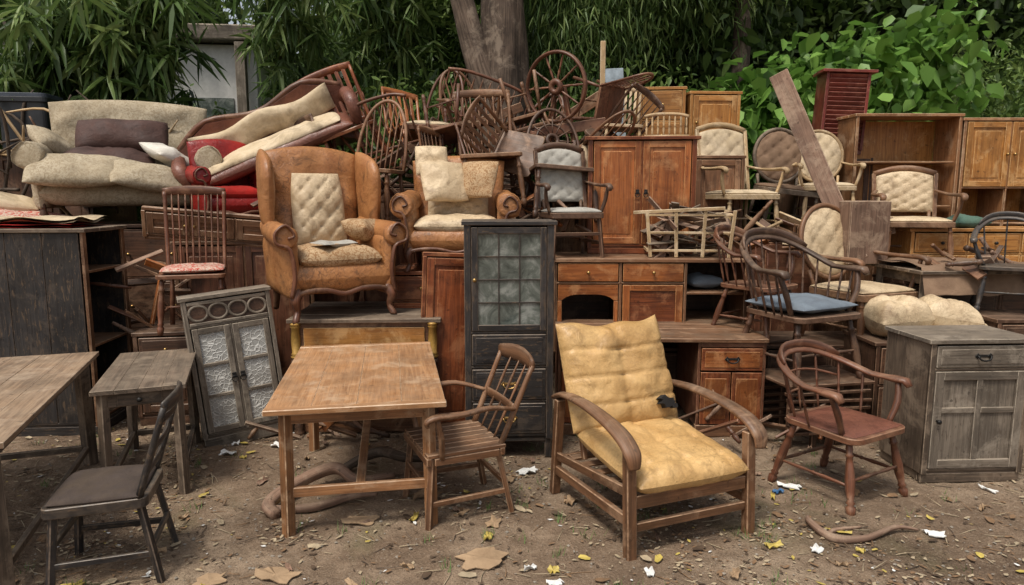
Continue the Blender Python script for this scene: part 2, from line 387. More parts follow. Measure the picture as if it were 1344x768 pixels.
def planks(b,c,w,d,t,mat,n,along='x'):
    if along=='x':
        pw=d/n
        for i in range(n): b.box((c[0]+R.uniform(-.004,.004),c[1]-d/2+pw*(i+.5),c[2]+R.uniform(-.0015,.0015)),(w,pw-.0025,t),mat,(R.uniform(-.2,.2),0,0),.003)
    else:
        pw=w/n
        for i in range(n): b.box((c[0]-w/2+pw*(i+.5),c[1]+R.uniform(-.004,.004),c[2]+R.uniform(-.0012,.0012)),(pw-.0015,d,t),mat,(0,R.uniform(-.15,.15),0),.002)

# ------------------------------------------------------------ furniture
def chair(name,loc,rot=0,sc=1,wd='walnut',seat='wood',sm='cream_fabric',back='spindle',arms=False,w=.46,d=.44,h=.45,bh=.95,n=7,rake=.13,legs='turned',cush=None,crest=1.0):
    b=B(name);yb=d/2-.025
    b.part('seat')
    if seat=='wood': b.slab(rrect(w,d,.05,4,1.0,.88),h-.032,h,wd,g=1)
    elif seat=='slats':
        for i in range(7): b.box((-w/2+.04+(w-.08)*i/6,0,h-.012),((w-.06)/7-.004,d-.02,.022),wd,(0,0,0),.004,1)
        for y in(-d/2+.02,d/2-.03): b.box((0,y,h-.042),(w-.02,.03,.045),wd)
        for x in(-1,1): b.box((x*(w/2-.02),0,h-.045),(.03,d-.1,.042),wd)
    else:
        b.slab(rrect(w,d,.04,4,1.0,.9),h-.07,h-.02,wd,g=1); b.cushion((0,-.005,h-.01),(w-.03,d-.04,.07),sm,None,4,lump=.004)
    if cush: b.part('cushion').cushion((0,-.01,h+.03),(w*.92,d*.9,.06),cush,(0,0,3),3.2,lump=.008)
    b.part('legs')
    for sx in(-1,1):
        f0=(sx*(w/2-.045),-d/2+.045,h-.03);f1=(sx*(w/2-.015),-d/2+.01,-.008)
        r0=(sx*(w/2-.065),yb-.02,h-.03);r1=(sx*(w/2-.03),yb+.06,-.008)
        if legs=='turned': b.turned(f1,f0,.022,wd,'leg'); b.turned(r1,r0,.019,wd,'plain')
        else: b.beam(f1,f0,.034,.034,wd); b.beam(r1,r0,.034,.03,wd)
        pm=lambda a,c,t:tuple(lerp(a[i],c[i],t) for i in range(3))
        if legs=='turned': b.turned(pm(f1,f0,.38),pm(r1,r0,.38),.011,wd,'spindle',7)
        else: b.beam(pm(f1,f0,.35),pm(r1,r0,.35),.02,.03,wd)
    fz=.30*h if legs!='turned' else .38*h
    if legs=='turned': b.turned((-(w/2-.03),0.02,fz),((w/2-.03),0.02,fz),.011,wd,'spindle',7)
    else:
        b.beam((-(w/2-.03),-d/2+.025,.5*h),(w/2-.03,-d/2+.025,.5*h),.02,.03,wd); b.beam((-(w/2-.05),yb+.03,.4*h),(w/2-.05,yb+.03,.4*h),.02,.03,wd)
        b.box((0,-d/2+.035,h-.05),(w-.1,.02,.05),wd)
        for sx in(-1,1): b.box((sx*(w/2-.05),0,h-.05),(.02,d-.1,.05),wd)
    b.part('backrest');H=bh-h
    def bp(x,t,cv=.045): return (x*(1+.07*t),yb+rake*t+cv*t*(1-(2*x/w)**2)-.01,h-.02+(H+.02)*t)
    xs=w/2-.04
    if back in('spindle','slat','ladder','rail'):
        for sx in(-1,1):
            if back=='spindle': b.turned(bp(sx*xs,0),bp(sx*xs,1),.017,wd,'column')
            else: b.tube([bp(sx*xs,0),bp(sx*xs,.5),bp(sx*xs,1)],[.018,.017,.014],wd,8,(1,1.1),sub=3)
        b.tube([Vector(bp(xs*1.05*q,1.0))+Vector((0,0,.012*(1-q*q)+.0)) for q in(-1,-.6,-.2,.2,.6,1)],[x*crest for x in (.028,.036,.04,.04,.036,.028)],wd,8,(1,.38),(0,0,1),2)
        if back=='spindle':
            for i in range(n):
                x=-xs+2*xs*(i+1)/(n+1); b.turned(bp(x,0,),bp(x,.97),.009,wd,'spindle',7)
        if back=='slat':
            b.tube([bp(xs*q,.12) for q in(-1,-.5,0,.5,1)],.016,wd,8,(1,.5),sub=2)
            for i in range(n):
                x=-xs+2*xs*(i+1)/(n+1);b.beam(bp(x,.1),bp(x,.97),.006*1.6,2*xs/(n+1)*.55,wd,up=(1,0,0))
        if back in('ladder','rail'):
            for i in range(n):
                t=.25+.6*i/max(1,n-1) if back=='ladder' else .45
                b.tube([bp(xs*q,t) for q in(-1,-.5,0,.5,1)],.020 if back=='ladder' else .03,wd,8,(1,.3),sub=2)
                if back=='rail': break
            if back=='rail':
                for x in(-.1,0,.1): b.turned(bp(x,.0),bp(x,.98),.009,wd,'spindle',7)
    elif back in('hoop','wheel'):
        def hp(a): 
            x=-math.cos(a)*xs*1.02;z=abs(math.sin(a))**.75; return bp(x,z)
        b.tube([hp(math.pi*i/22) for i in range(23)],.0145,wd,8,(1,1.1))
        if back=='hoop':
            for i in range(n):
                x=-xs+2*xs*(i+1)/(n+1);tt=math.sin(math.acos(-x/(xs*1.02)))**.75;b.turned(bp(x*.8,0),bp(x,tt),.0085,wd,'spindle',7)
        else:
            cz=.52;b.ring((0,0,0),.05,.05,.02,wd,T(*bp(0,cz))@E(-12))
            b.ring((0,0,0),.15,.15,.010,wd,T(*bp(0,cz))@E(-12))
            for i in range(12):
                a=2*math.pi*i/12;c=Vector(bp(0,cz))
                e=c+Vector((math.cos(a)*.2,math.sin(a)*.03,math.sin(a)*.22));b.tube([c+(e-c)*.2,e],.007,wd,6)
    elif back in('oval','rect'):
        M=T(0,yb+rake*.6+.02,h+H*.55)@E(-12)
        if back=='oval':
            b.ring((0,0,0),w*.47,H*.5,.02,wd,M,36,8,(1,1)); b.part('back_cushion').puff(lambda u,v:(u*w*.45,0,v*H*.47),.075,sm,30,30,4,tuft=(1.6,1.6),td=.016,oval=True,M=M)
        else:
            for sx in(-1,1): b.beam(M@Vector((sx*w*.46,0,-H*.55)),M@Vector((sx*w*.48,0,H*.48)),.035,.03,wd)
            b.tube([M@Vector((w*.48*q,0,H*.47+.06*(1-q*q))) for q in(-1,-.5,0,.5,1)],.028,wd,8,(1,.6),sub=2)
            b.part('back_cushion').puff(lambda u,v:(u*w*.44,0,v*H*.42+.05*(1-u*u)*max(v,0)),.08,sm,30,30,5,tuft=(1.5,2.0),td=.016,M=M)
        b.part('backrest')
        for sx in(-1,1): b.tube([(sx*w*.36,yb,h-.04),M@Vector((sx*w*.38,0,-H*.38))],.016,wd,8)
    if arms:
        b.part('arms')
        for sx in(-1,1):
            p=Vector(bp(sx*xs,.46)) if back not in('oval','rect') else Vector((sx*w*.45,yb+.06,h+.27))
            b.tube([p,(sx*(w/2+.035),yb-.10,h+.235),(sx*(w/2+.05),-.05,h+.225),(sx*(w/2+.045),-d/2+.05,h+.225),(sx*(w/2+.04),-d/2-.005,h+.205),(sx*(w/2+.038),-d/2+.0,h+.175)],[.014,.019,.022,.027,.024,.014],wd,9,(.75,1.2),sub=4)
            b.tube([(sx*(w/2-.01),-d/2+.09,h-.03),(sx*(w/2+.03),-d/2+.075,h+.1),(sx*(w/2+.04),-d/2+.05,h+.215)],[.015,.018,.014],wd,8,sub=3)
    return b.finish(loc,rot,sc)

def captain(name,loc,rot=0,sc=1,wd='walnut_red',sm=None,ha=.23,hb=.34,w=.54,d=.50,h=.44,n=11,crest=True,cush=None,lattice=False):
    b=B(name);b.part('seat').slab(rrect(w*.92,d,.08,5,1,.86),h-.035,h,wd,g=1)
    if sm: b.cushion((0,-.01,h+.002),(w*.82,d*.86,.05),sm,None,3.2,lump=.003)
    if cush: b.part('cushion').cushion((0,-.0,h+.045),(w*.86,d*.9,.085),cush,(0,0,4),3,lump=.01); 
    b.part('legs');P={}
    for sx in(-1,1):
        for sy in(-1,1):
            t=(sx*(w/2-.09),sy*(d/2-.08),h-.03);f=(sx*(w/2-.03),sy*(d/2-.0)+(.03 if sy>0 else 0),-.008);b.turned(f,t,.023,wd,'leg');P[sx,sy]=(Vector(f).lerp(Vector(t),.4))
        b.turned(P[sx,-1],P[sx,1],.012,wd,'spindle',7)
    b.turned(P[-1,-1]+Vector((.0,0,.03)),P[1,-1]+Vector((0,0,.03)),.012,wd,'spindle',7);b.turned(P[-1,1],P[1,1],.012,wd,'spindle',7)
    b.part('arm_rail')
    def rail(ph):
        c=math.cos(ph);q=max(0,c)**1.3;q=q if ph*ph<2.4 else 0
        x=(w/2+.02)*math.copysign(min(1,abs(math.sin(ph))**.8),math.sin(ph));y=.03+(d/2+.03)*c
        if c<0: x=math.copysign(w/2+.02+.02*abs(c),ph); y=.03+ (d/2+.03)*c*.95
        return Vector((x,y+.05*q,h+ha+(hb-ha)*q))
    A=rad(138);pts=[rail(lerp(-A,A,i/28)) for i in range(29)]
    rr=[.028 if (i<3 or i>25) else .022 for i in range(29)]
    e0=pts[0]+Vector((0,-.025,-.03));e1=pts[-1]+Vector((0,-.025,-.03))
    b.tube([e0]+pts+[e1],[.02]+rr+[.02],wd,10,(.75,1.3))
    if crest: b.tube([rail(lerp(-.95,.95,i/10))+Vector((0,.005,.03)) for i in range(11)],[.012,.03,.036,.038,.038,.038,.038,.038,.036,.03,.012],wd,9,(1,.42))
    b.part('spindles')
    for i in range(n):
        ph=lerp(-rad(80 if lattice else 118),rad(80 if lattice else 118),i/(n-1));p=rail(ph);q=Vector((p.x*.80,(p.y-.03)*.86,h-.01));b.turned(q,p,.009,wd,'spindle',7)
    if lattice:
        for z in(.33,.66): b.tube([rail(ph)*z+Vector((rail(ph).x*.8,(rail(ph).y-.03)*.86,h))*(1-z) for ph in (-.9,-.45,0,.45,.9)],.008,wd,6,sub=2)
    for sx in(-1,1):
        p=rail(sx*rad(125));b.tube([(sx*(w/2-.07),-d/2+.11,h-.01),(sx*(w/2-.005),-d/2+.10,h+ha*.5),p],[.016,.02,.015],wd,8,sub=3)
    return b.finish(loc,rot,sc)

def club(name,loc,rot=0,sc=1,w=.85,d=.80,bh=.92,armh=.60,body='orange_leather',seatm='cream_leather',trim='walnut_red',wings=False,inset=None,legs='cabriole',extra=(),seatn=1,tuftb=None,roll=.08,arms=True,lump=.009):
    b=B(name);hs=.40
    b.part('base').cushion((0,0,.27),(w-.1,d-.08,.22),body,None,9,lump=.004)
    if trim:
        b.part('trim').tube([( (w/2-.06)*q,-d/2+.045,.185-.02*math.cos(q*6)) for q in(-1,-.7,-.35,0,.35,.7,1)],.017,trim,8,(1,.7),sub=3)
    b.part('seat_cushion')
    sw=(w-.24)/seatn
    for i in range(seatn): b.cushion((-(w-.24)/2+sw*(i+.5),-.06,hs),(sw,d-.22,.16),seatm,(2,0,0),5,lump=lump,pipe=seatm)
    b.part('backrest')
    lean=.10
    fn=lambda u,v:(u*(w/2-.07)*(1+.04*v),d/2-.10+lean*(v+1)/2*1.2,lerp(.25,bh,(v+1)/2)+.05*(1-u*u)*(v+1)/2)
    b.puff(fn,.17,body,30,26,6,tuft=tuftb,td=.02,lump=lump)
    if inset: b.part('back_cushion').puff(lambda u,v:(u*(w/2-.21)*(1-.12*max(v,0)**2),d/2-.215+lean*(v+1)/2*1.0,lerp(.46,bh-.15,(v+1)/2)),.13,inset,34,34,2.8,tuft=(1.5,2.0),td=.02,lump=.008)
    if arms:
        for sx in(-1,1):
            b.part('arms').puff(lambda u,v:(sx*(w/2-.075)+sx*.01*v,-.0+u*(d/2-.05),lerp(.14,armh-.03,(v+1)/2)),.12,body,16,16,8)
            pts=[(sx*(w/2-.06),d/2-.12,armh+.02),(sx*(w/2-.045),.1,armh-.01),(sx*(w/2-.03),-d/2+.12,armh-.03),(sx*(w/2-.035),-d/2+.05,armh-.035),(sx*(w/2-.035),-d/2+.03,armh-.035)]
            b.tube(pts,[roll*.8,roll*.9,roll,roll*.98,roll*.7],body,16,sub=5,ridge=.12)
            if trim:
                b.part('trim').tube([(sx*(w/2-.05),-d/2+.035,.16),(sx*(w/2-.075),-d/2+.028,.3),(sx*(w/2-.05),-d/2+.025,armh-.11),(sx*(w/2+.03),-d/2+.025,armh-.07),(sx*(w/2+.035),-d/2+.025,armh),(sx*(w/2-.03),-d/2+.025,armh+.045),(sx*(w/2-.08),-d/2+.025,armh-.02),(sx*(w/2-.04),-d/2+.02,armh-.04)],[.02,.022,.018,.014,.013,.013,.012,.014],trim,8,(1,.7),sub=4)
            if wings:
                b.part('wings').puff(lambda u,v:(sx*(w/2-.05+.03*(1-u)*.5),lerp(d/2-.03+.05*v,lerp(.06,-.02,(v+1)/2)+.10*max(v,0)**3,(1-u)/2),lerp(armh-.02,bh+.02,(v+1)/2)-.08*((1-u)/2)**2*max(v,0)),.10,body,18,18,4,lump=.006)
    b.part('legs');lm=trim or 'walnut'
    for sx in(-1,1):
        x=sx*(w/2-.10)
        if legs=='cabriole':
            b.tube([(x,-d/2+.08,.19),(x+sx*.025,-d/2+.045,.14),(x+sx*.012,-d/2+.06,.07),(x+sx*.03,-d/2+.035,.012),(x+sx*.03,-d/2+.03,-.002)],[.04,.034,.02,.024,.02],lm,9,sub=4)
        else: b.turned((x,-d/2+.08,-.005),(x,-d/2+.08,.19),.028,lm,'leg')
        b.tube([(x,d/2-.1,.19),(x,d/2-.07,.08),(x,d/2-.03,-.005)],[.03,.024,.02],lm,8,sub=3)
    for i,(c,sz,rt,m) in enumerate(extra): b.part('throw_pillow_%d'%(i+1)).cushion(c,sz,m,rt,2.6,lump=.018)
    return b.finish(loc,rot,sc)

def handle(b,kind,x,y,z,mat='brass'):
    if kind=='knob': b.tube([(x,y,z),(x,y-.012,z),(x,y-.02,z),(x,y-.03,z),(x,y-.034,z)],[.007,.006,.015,.014,.004],mat,10)
    elif kind=='bail':
        b.tube([(x-.04,y,z+.006),(x-.04,y-.014,z+.004),(x-.03,y-.02,z-.014),(x,y-.02,z-.022),(x+.03,y-.02,z-.014),(x+.04,y-.014,z+.004),(x+.04,y,z+.006)],.0058,mat,6,sub=3)
        for q in(-.04,.04): b.box((x+q,y-.002,z+.006),(.024,.004,.028),mat,(0,45,0),.001)
        b.box((x,y-.0015,z+.006),(.06,.003,.016),mat,None,.001)
    elif kind=='ring':
        b.box((x,y-.002,z+.01),(.03,.004,.04),mat,None,.001);b.ring((x,y-.012,z-.014),.02,.022,.0035,mat,n=16)
def cabinet(name,loc,rot=0,w=.9,d=.45,h=.9,wd='oak',rows=(('drawer',1,2),),base='plinth',over=.02,hd='knob',hm='brass',wd2=None,bh=.07,topm=None,sc=1,post=.03,ntop=3,open_side=None,backm=None):
    b=B(name);wd2=wd2 or wd;topm=topm or wd;t=.02;zt=h-.028;y0=-d/2
    b.part('carcass')
    for sx in(-1,1):
        if open_side==sx:
            for yy in(y0+.025,d/2-.025): b.box((sx*(w/2-t/2),yy,(bh+zt)/2),(t,.05,zt-bh),'oak_dark')
            for k in range(3): b.box((0,0,lerp(bh+.04,zt-.3,k/2)),(w-.045,d-.05,.02),'oak_dark',None,None,0)
            continue
        b.box((sx*(w/2-t/2),.0,(bh+zt)/2),(t,d-.004,zt-bh),wd,None,None,2)
        b.box((sx*(w/2-post/2-.0),y0+.006,(bh+zt)/2),(post,.022,zt-bh-.002),wd)
    b.box((0,d/2-.008,(bh+zt)/2),(w-.05,.01,zt-bh-.01),backm or wd,None,.001,2)
    b.box((0,0,bh+.01),(w-.045,d-.02,.02),wd)
    b.part('top');planks(b,(0,-over/2,h-.014),w+2*over,d+over,.028,topm,ntop)
    b.part('base')
    if base=='plinth':
        b.box((0,y0+.02,bh/2),(w-.01,.022,bh),wd)
        for sx in(-1,1): b.box((sx*(w/2-.02),.02,bh/2),(.02,d-.06,bh-.004),wd)
    else:
        for sx in(-1,1):
            for yy in(y0+.035,d/2-.035):
                if base=='turned': b.turned((sx*(w/2-.035),yy,-.005),(sx*(w/2-.035),yy,bh+.005),.022,wd,'leg')
                else: b.box((sx*(w/2-.03),yy,bh/2),(.045,.045,bh),wd)
        b.box((0,y0+.02,bh+.0),(w-.09,.02,.04),wd)
    tot=sum(r[1] for r in rows);z1=zt-.005;H=zt-bh-.03
    for r in rows:
        kind,fr,n=r[:3];rh=H*fr/tot;z0=z1-rh
        b.part('carcass').box((0,y0+.008,z0+.004),(w-2*post-.002,.02,.014),wd)
        cw=(w-2*post)/n
        for i in range(n):
            xa=-w/2+post+cw*i;xb=xa+cw;xc=(xa+xb)/2;za=z0+.013;zb=z1-.005;zc=(za+zb)/2;cwid=cw-.008;chh=zb-za
            if i and kind!='boards': b.part('carcass').box((xa,y0+.008,(z0+z1)/2),(.014,.02,z1-z0-.012),wd)
            if n>1: xa2=cwid-.010
            else: xa2=cwid
            if kind=='boards':
                b.part('front_boards').box((xc,y0+.004+R.uniform(0,.002),zc),(cw-.004,.018,chh+.01),wd2,None,.003,2)
            elif kind=='drawer':
                b.part('drawers').box((xc,y0+.002,zc),(xa2,.02,chh-.006),wd2,(0,R.uniform(-.3,.3),0),.005,0)
                b.box((xc,y0-.0085,zc),(xa2-.05,.006,chh-.05),wd2,None,.002,0) if chh>.11 else None
                b.part('handles')
                yy=y0-.0115 if chh>.11 else y0-.008
                if hd=='knob' and xa2>.55:
                    for q in(-.25,.25): handle(b,hd,xc+q*xa2,yy,zc,hm)
                else: handle(b,hd,xc,yy,zc,hm)
            elif kind in('door','glass','lattice','panel'):
                b.part('doors');fw=min(.055,xa2*.16) if kind!='glass' else .042
                for q in(-1,1):
                    b.box((xc+q*(xa2/2-fw/2),y0+.0,zc),(fw,.022,chh-.006),wd2)
                    b.box((xc,y0+.001,zc+q*(chh/2-.003-fw/2)),(xa2-2*fw-.001,.02,fw),wd2)
                iw=xa2-2*fw;ih=chh-2*fw
                if kind=='door':
                    b.box((xc,y0+.009,zc),(iw-.002,.008,ih),wd2,None,.001);b.box((xc,y0+.003,zc),(iw-.06,.008,ih-.07),wd2,None,.004,2)
                elif kind=='panel':
                    b.box((xc,y0+.012,zc),(iw-.002,.008,ih),wd2,None,.001)
                    b.box((xc,y0+.002,zc),(.04,.018,ih-.002),wd2);
                    for q in(-.5,.5): b.box((xc+q*(iw/2+.02),y0+.003,zc+ih*.12),(iw/2-.022,.016,.035),wd2)
                elif kind=='glass':
                    b.part('glass')
                    for a_ in range(3):
                        for c_ in range(4): b.box((xc-iw/2+iw*(a_+.5)/3,y0+.008,zc-ih/2+ih*(c_+.5)/4),(iw/3+.004,.004,ih/4+.004),'old_glass',(R.uniform(-1.2,1.2),0,R.uniform(-1.5,1.5)),.0005)
                    b.part('doors')
                    for k in range(1,3): b.box((xc-iw/2+iw*k/3,y0+.001,zc),(.008,.010,ih),wd2,None,.001)
                    for k in range(1,4): b.box((xc,y0+.0005,zc-ih/2+ih*k/4),(iw-.001,.009,.008),wd2,None,.001)
                elif kind=='lattice':
                    b.part('glass').box((xc,y0+.008,zc),(iw+.01,.004,ih+.01),'pressed_glass',None,.0005)
                    b.part('doors')
                    for k in range(1,3): b.box((xc,y0+.001,zc-ih/2+ih*k/3),(iw-.001,.018,.022),wd2)
                b.part('handles')
                hx=xc+(xa2/2-fw/2)*(1 if (i%2==0 and n>1) or n==1 else -1); hk='knob' if hd=='bail' else hd
                handle(b,hk,hx if n>1 else xc-(xa2/2-fw/2),y0-.012,zc,hm)
            elif kind=='shelves':
                ns=r[3];b.part('shelves')
                if i: b.box((xa,.0,(z0+z1)/2),(.02,d-.03,z1-z0-.012),wd,None,None,2)
                for k in range(1,ns): b.box((xc,.004,z0+rh*k/ns),(cw-.012,d-.03,.018),wd)
            elif kind=='holes':
                b.part('carved_panel').box((xc,y0+.012,zc),(xa2,.008,chh),'walnut',None,.001)
                b.box((xc,y0+.002,zb-.012),(xa2,.018,.024),wd2);b.box((xc,y0+.002,za+.010),(xa2,.018,.020),wd2)
                for q in range(4):
                    xq=xc+(q-1.5)*xa2/4;b.ring((xq,y0+.001,zc),xa2/8.6,chh*.32,.011,wd2,None,20,6,(.8,1))
            elif kind=='louver':
                b.part('louvers')
                m=max(4,int(chh/.045))
                for k in range(m): b.box((xc,y0+.006,za+chh*(k+.5)/m),(xa2,.012,chh/m*1.05),wd2,(30,0,0),.002,0)
        z1=z0
    return b.finish(loc,rot,sc)

def table(name,loc,rot=0,w=.9,d=1.2,h=.74,wd='oak',n=5,leg=.055,along='y',stretch='H',drawer=False,over=.06,topm=None,bow=0):
    b=B(name);b.part('tabletop');planks(b,(0,0,h-.014),w-.001,d,.027,topm or wd,n,along)
    if stretch=='H' and along=='y':
        for sy in(-1,1): b.box((0,sy*(d/2+.028),h-.013),(w+.004,.055,.03),topm or wd)
    b.part('apron');lx=w/2-over-leg/2;ly=d/2-over-leg/2
    for s_ in(-1,1):
        b.box((0,s_*ly,h-.028-.045),(2*lx-leg,.02,.088),wd);b.box((s_*lx,0,h-.028-.045),(.02,2*ly-leg,.088),wd)
    if drawer:
        b.part('drawer').box((0,-ly-.012,h-.075),(lx*1.2,.012,.07),wd);handle(b,'knob',0,-ly-.018,h-.075,'iron')
    b.part('legs')
    for sx in(-1,1):
        for sy in(-1,1): b.beam((sx*lx,sy*ly,h-.029),(sx*(lx+.008),sy*(ly+.008),-.01),leg,leg,wd)
    b.part('stretchers')
    if stretch=='H':
        for sy in(-1,1): b.box((0,sy*ly,.24),(2*lx-leg+.01,.028,.055),wd)
        b.box((0,0,.245),(.05,2*ly-.03,.03),wd)
    elif stretch=='box':
        for sx in(-1,1): b.box((sx*lx,0,.12),(.028,2*ly-leg+.01,.04),wd)
        b.box((0,ly,.12),(2*lx-leg+.01,.028,.04),wd)
    return b.finish(loc,rot)

# ============================================================ GROUND
def gh(x,y):
    return .022*noise.noise(Vector((x*.8,y*.8,3)))+.010*noise.noise(Vector((x*3,y*3,1)))
def ground():
    xs=np.concatenate([-np.geomspace(7.05,400,26)[::-1],np.arange(-7,7.001,.035),np.geomspace(7.05,400,26)])
    ys=np.concatenate([-np.geomspace(.6,400,20)[::-1],np.arange(0,2.2,.2),np.arange(2.4,6.4,.035),np.geomspace(6.5,600,30)])
    W=len(xs);V=[];
    for y in ys:
        for x in xs:
            z=gh(x,y)
            if 2.3<y<6.5 and abs(x)<7.01: z+=.008*noise.noise(Vector((x*9,y*9,0)))+.005*noise.noise(Vector((x*24,y*24,5)))
            V.append((x,y,z))
    F=[(j*W+i,j*W+i+1,(j+1)*W+i+1,(j+1)*W+i) for j in range(len(ys)-1) for i in range(W-1)]
    me=bpy.data.meshes.new('ground');me.from_pydata(V,[],F);me.polygons.foreach_set('use_smooth',[True]*len(F))
    t=NT('dirt');ov=t.n('ShaderNodeTexCoord').outputs['Object']
    n1=t.noise(ov,1.1,8,.6,.68);n2=t.noise(ov,8,8,.3,.7);n3=t.noise(ov,70,5,0,.7)
    c=t.ramp(n1,[(.34,(.115,.076,.050)),(.48,(.23,.160,.106)),(.66,(.36,.27,.185))])
    c=t.mix(t.math('MULTIPLY',t.ramp(n2,[(.42,1.0),(.6,0.0)]),.5),c,(.115,.077,.049))
    c=t.mix(t.math('MULTIPLY',t.ramp(n3,[(.52,0.0),(.68,1.0)]),.45),c,(.42,.33,.235))
    c=t.mix(t.math('MULTIPLY',t.ramp(t.noise(ov,110,4),[(.36,1.0),(.44,0.0)]),.6),c,(.06,.042,.03))
    v=t.n('ShaderNodeTexVoronoi');v.inputs['Scale'].default_value=38;t.l(ov,v.inputs['Vector'])
    pb=t.ramp(v.outputs['Distance'],[(.12,1.0),(.24,0.0)]);mk=t.ramp(t.noise(ov,6,3),[(.5,0.0),(.6,1.0)])
    c=t.mix(t.math('MULTIPLY',t.math('MULTIPLY',pb,mk),.6),c,(.32,.27,.21))
    gr=t.ramp(t.noise(ov,.9,5,.8,.6),[(.60,0.0),(.70,1.0)]);c=t.mix(t.math('MULTIPLY',gr,.3),c,(.11,.12,.05))
    t.l(c,t.b.inputs['Base Color']);t.b.inputs['Roughness'].default_value=.95;t.b.inputs['Specular IOR Level'].default_value=.15
    t.l(t.bump(pb,.3,.006,t.bump(n3,.8,.010,t.bump(n2,.8,.04))),t.b.inputs['Normal'])
    me.materials.append(t.m);ob=bpy.data.objects.new('ground',me);scene.collection.objects.link(ob)
ground()
def scatter():
    b=B('leaf_litter')
    def scrap(x,y,s,mat,curl=.3,n=5,el=1.6):
        a0=R.random()*6.28;z=gh(x,y)+.008;c,sn=math.cos(a0),math.sin(a0);V=[(x,y,z+s*curl*.2)]
        for k in range(n):
            a=6.283*k/n+R.uniform(-.25,.25);r=s*R.uniform(.7,1);px=math.cos(a)*r*el*.6;py=math.sin(a)*r*.6
            V.append((x+px*c-py*sn,y+px*sn+py*c,z+s*curl*R.uniform(-.05,.5)))
        b.add(V,[[0,1+k,1+(k+1)%n] for k in range(n)],[[(0,0)]*3]*n,mat,None,False)
    cl=[(R.uniform(-3.6,3.6),R.uniform(2.7,5.2),R.uniform(.08,.35)) for _ in range(48)]
    for i in range(6500):
        if R.random()<.72: c=R.choice(cl);x=c[0]+R.gauss(0,c[2]);y=c[1]+R.gauss(0,c[2]*.7)
        else: y=2.5+3.6*R.random()**1.1;x=R.uniform(-1,1)*(y*.8+.3)
        if y<2.4: continue
        m=R.choices(['leaf_brown','leaf_pale','leaf_yellow','paper','stone','leaf_dark'],[6,6,.45,.35,3,4])[0]
        scrap(x,y,R.uniform(.003,.015)*(1.4 if m!='stone' else .8),m,R.uniform(.1,.7),R.choice([4,5,6]),R.uniform(1,3))
    for i in range(150):
        y=2.6+2.6*R.random();x=R.uniform(-1,1)*y*.8;scrap(x,y,R.uniform(.018,.045),R.choice(['leaf_yellow','leaf_pale','leaf_brown','leaf_brown','leaf_dark','leaf_pale']),.5,7,2)
    b.finish()
    b=B('twig_litter')
    for i in range(900):
        y=2.5+3.2*R.random();x=R.uniform(-1,1)*(y*.8);a=R.random()*6.28;L=R.uniform(.02,.15);z=gh(x,y)+.006;d=Vector((math.cos(a),math.sin(a),R.uniform(-.05,.15)))*L
        p=Vector((x,y,z));b.tube([p,p+d*.5+Vector((R.uniform(-1,1),R.uniform(-1,1),0))*L*.08,p+d],[.0026,.0023,.001],R.choice(['bark','leaf_brown','leaf_pale','leaf_pale']),4)
    b.finish()
    b=B('pebbles')
    for i in range(1100):
        y=2.5+3.2*R.random();x=R.uniform(-1,1)*(y*.8);r=R.uniform(.003,.013);z=gh(x,y)+r*.3
        P=[Vector((x,y,z))+Vector((dx*r*R.uniform(.7,1.2),dy*r*R.uniform(.7,1.2),dz*r*.6)) for dx,dy,dz in((1,0,0),(0,1,0),(-1,0,0),(0,-1,0),(0,0,1))]
        b.add(P,[[0,1,4],[1,2,4],[2,3,4],[3,0,4]],[[(0,0)]*3]*4,'stone')
    b.finish()
    b=B('grass_tufts')
    for i in range(110):
        y=2.7+3*R.random()**.7;x=R.uniform(-1,1)*(y*.8)
        for k in range(R.randint(6,18)):
            px=x+R.gauss(0,.025);py=y+R.gauss(0,.025);z=gh(px,py);a=R.random()*6.28;L=R.uniform(.02,.06);e=Vector((math.cos(a)*L*.6,math.sin(a)*L*.6,L));s_=Vector((-math.sin(a),math.cos(a),0))*.0022
            p=Vector((px,py,z));b.add([p-s_,p+s_,p+e],[[0,1,2]],[[(0,0)]*3],'grass_blade')
    b.finish()
    items=[(-.15,3.18,.26,.20,20,'cardboard','cardboard_scrap'),(-1.12,3.02,.24,.14,-15,'cardboard','cardboard_scrap'),(-1.42,2.98,.16,.1,30,'cardboard','cardboard_scrap'),(.2,3.08,.07,.05,40,'leaf_yellow','paper_scrap'),
        (1.72,4.02,.15,.08,-30,'paper','paper_scrap'),(2.25,3.42,.12,.06,-20,'paper','paper_scrap'),(.1,4.3,.16,.09,30,'paper','paper_scrap'),(-.02,4.15,.1,.06,60,'cardboard','paper_scrap'),(-2.0,4.6,.12,.07,10,'paper','paper_scrap'),
        (-1.7,4.75,.14,.06,-20,'paper','paper_scrap'),(1.35,3.3,.1,.05,15,'leaf_yellow','paper_scrap'),(.2,2.98,.09,.05,15,'paper','paper_scrap'),(-2.05,2.95,.13,.07,35,'leaf_yellow','paper_scrap'),(2.9,3.5,.16,.05,12,'raw_plank','wood_chip'),(1.55,3.25,.08,.06,50,'paper','paper_scrap'),(-.55,3.95,.2,.1,50,'cardboard','cardboard_scrap'),(-.85,3.6,.2,.12,0,'cardboard','cardboard_scrap'),(-.1,3.55,.12,.08,70,'cardboard','cardboard_scrap'),(.35,3.85,.12,.08,70,'cardboard','cardboard_scrap'),(1.62,3.95,.07,.05,20,'blue_plastic','plastic_scrap')]
    for _ in range(48):
        y=R.uniform(2.9,4.8);x=R.uniform(-1,1)*y*.75;items.append((x,y,R.uniform(.03,.12),R.uniform(.02,.05),R.uniform(0,180),R.choice(['paper','cardboard','leaf_yellow','raw_plank','raw_plank','cardboard','paper']),'wood_chip'))
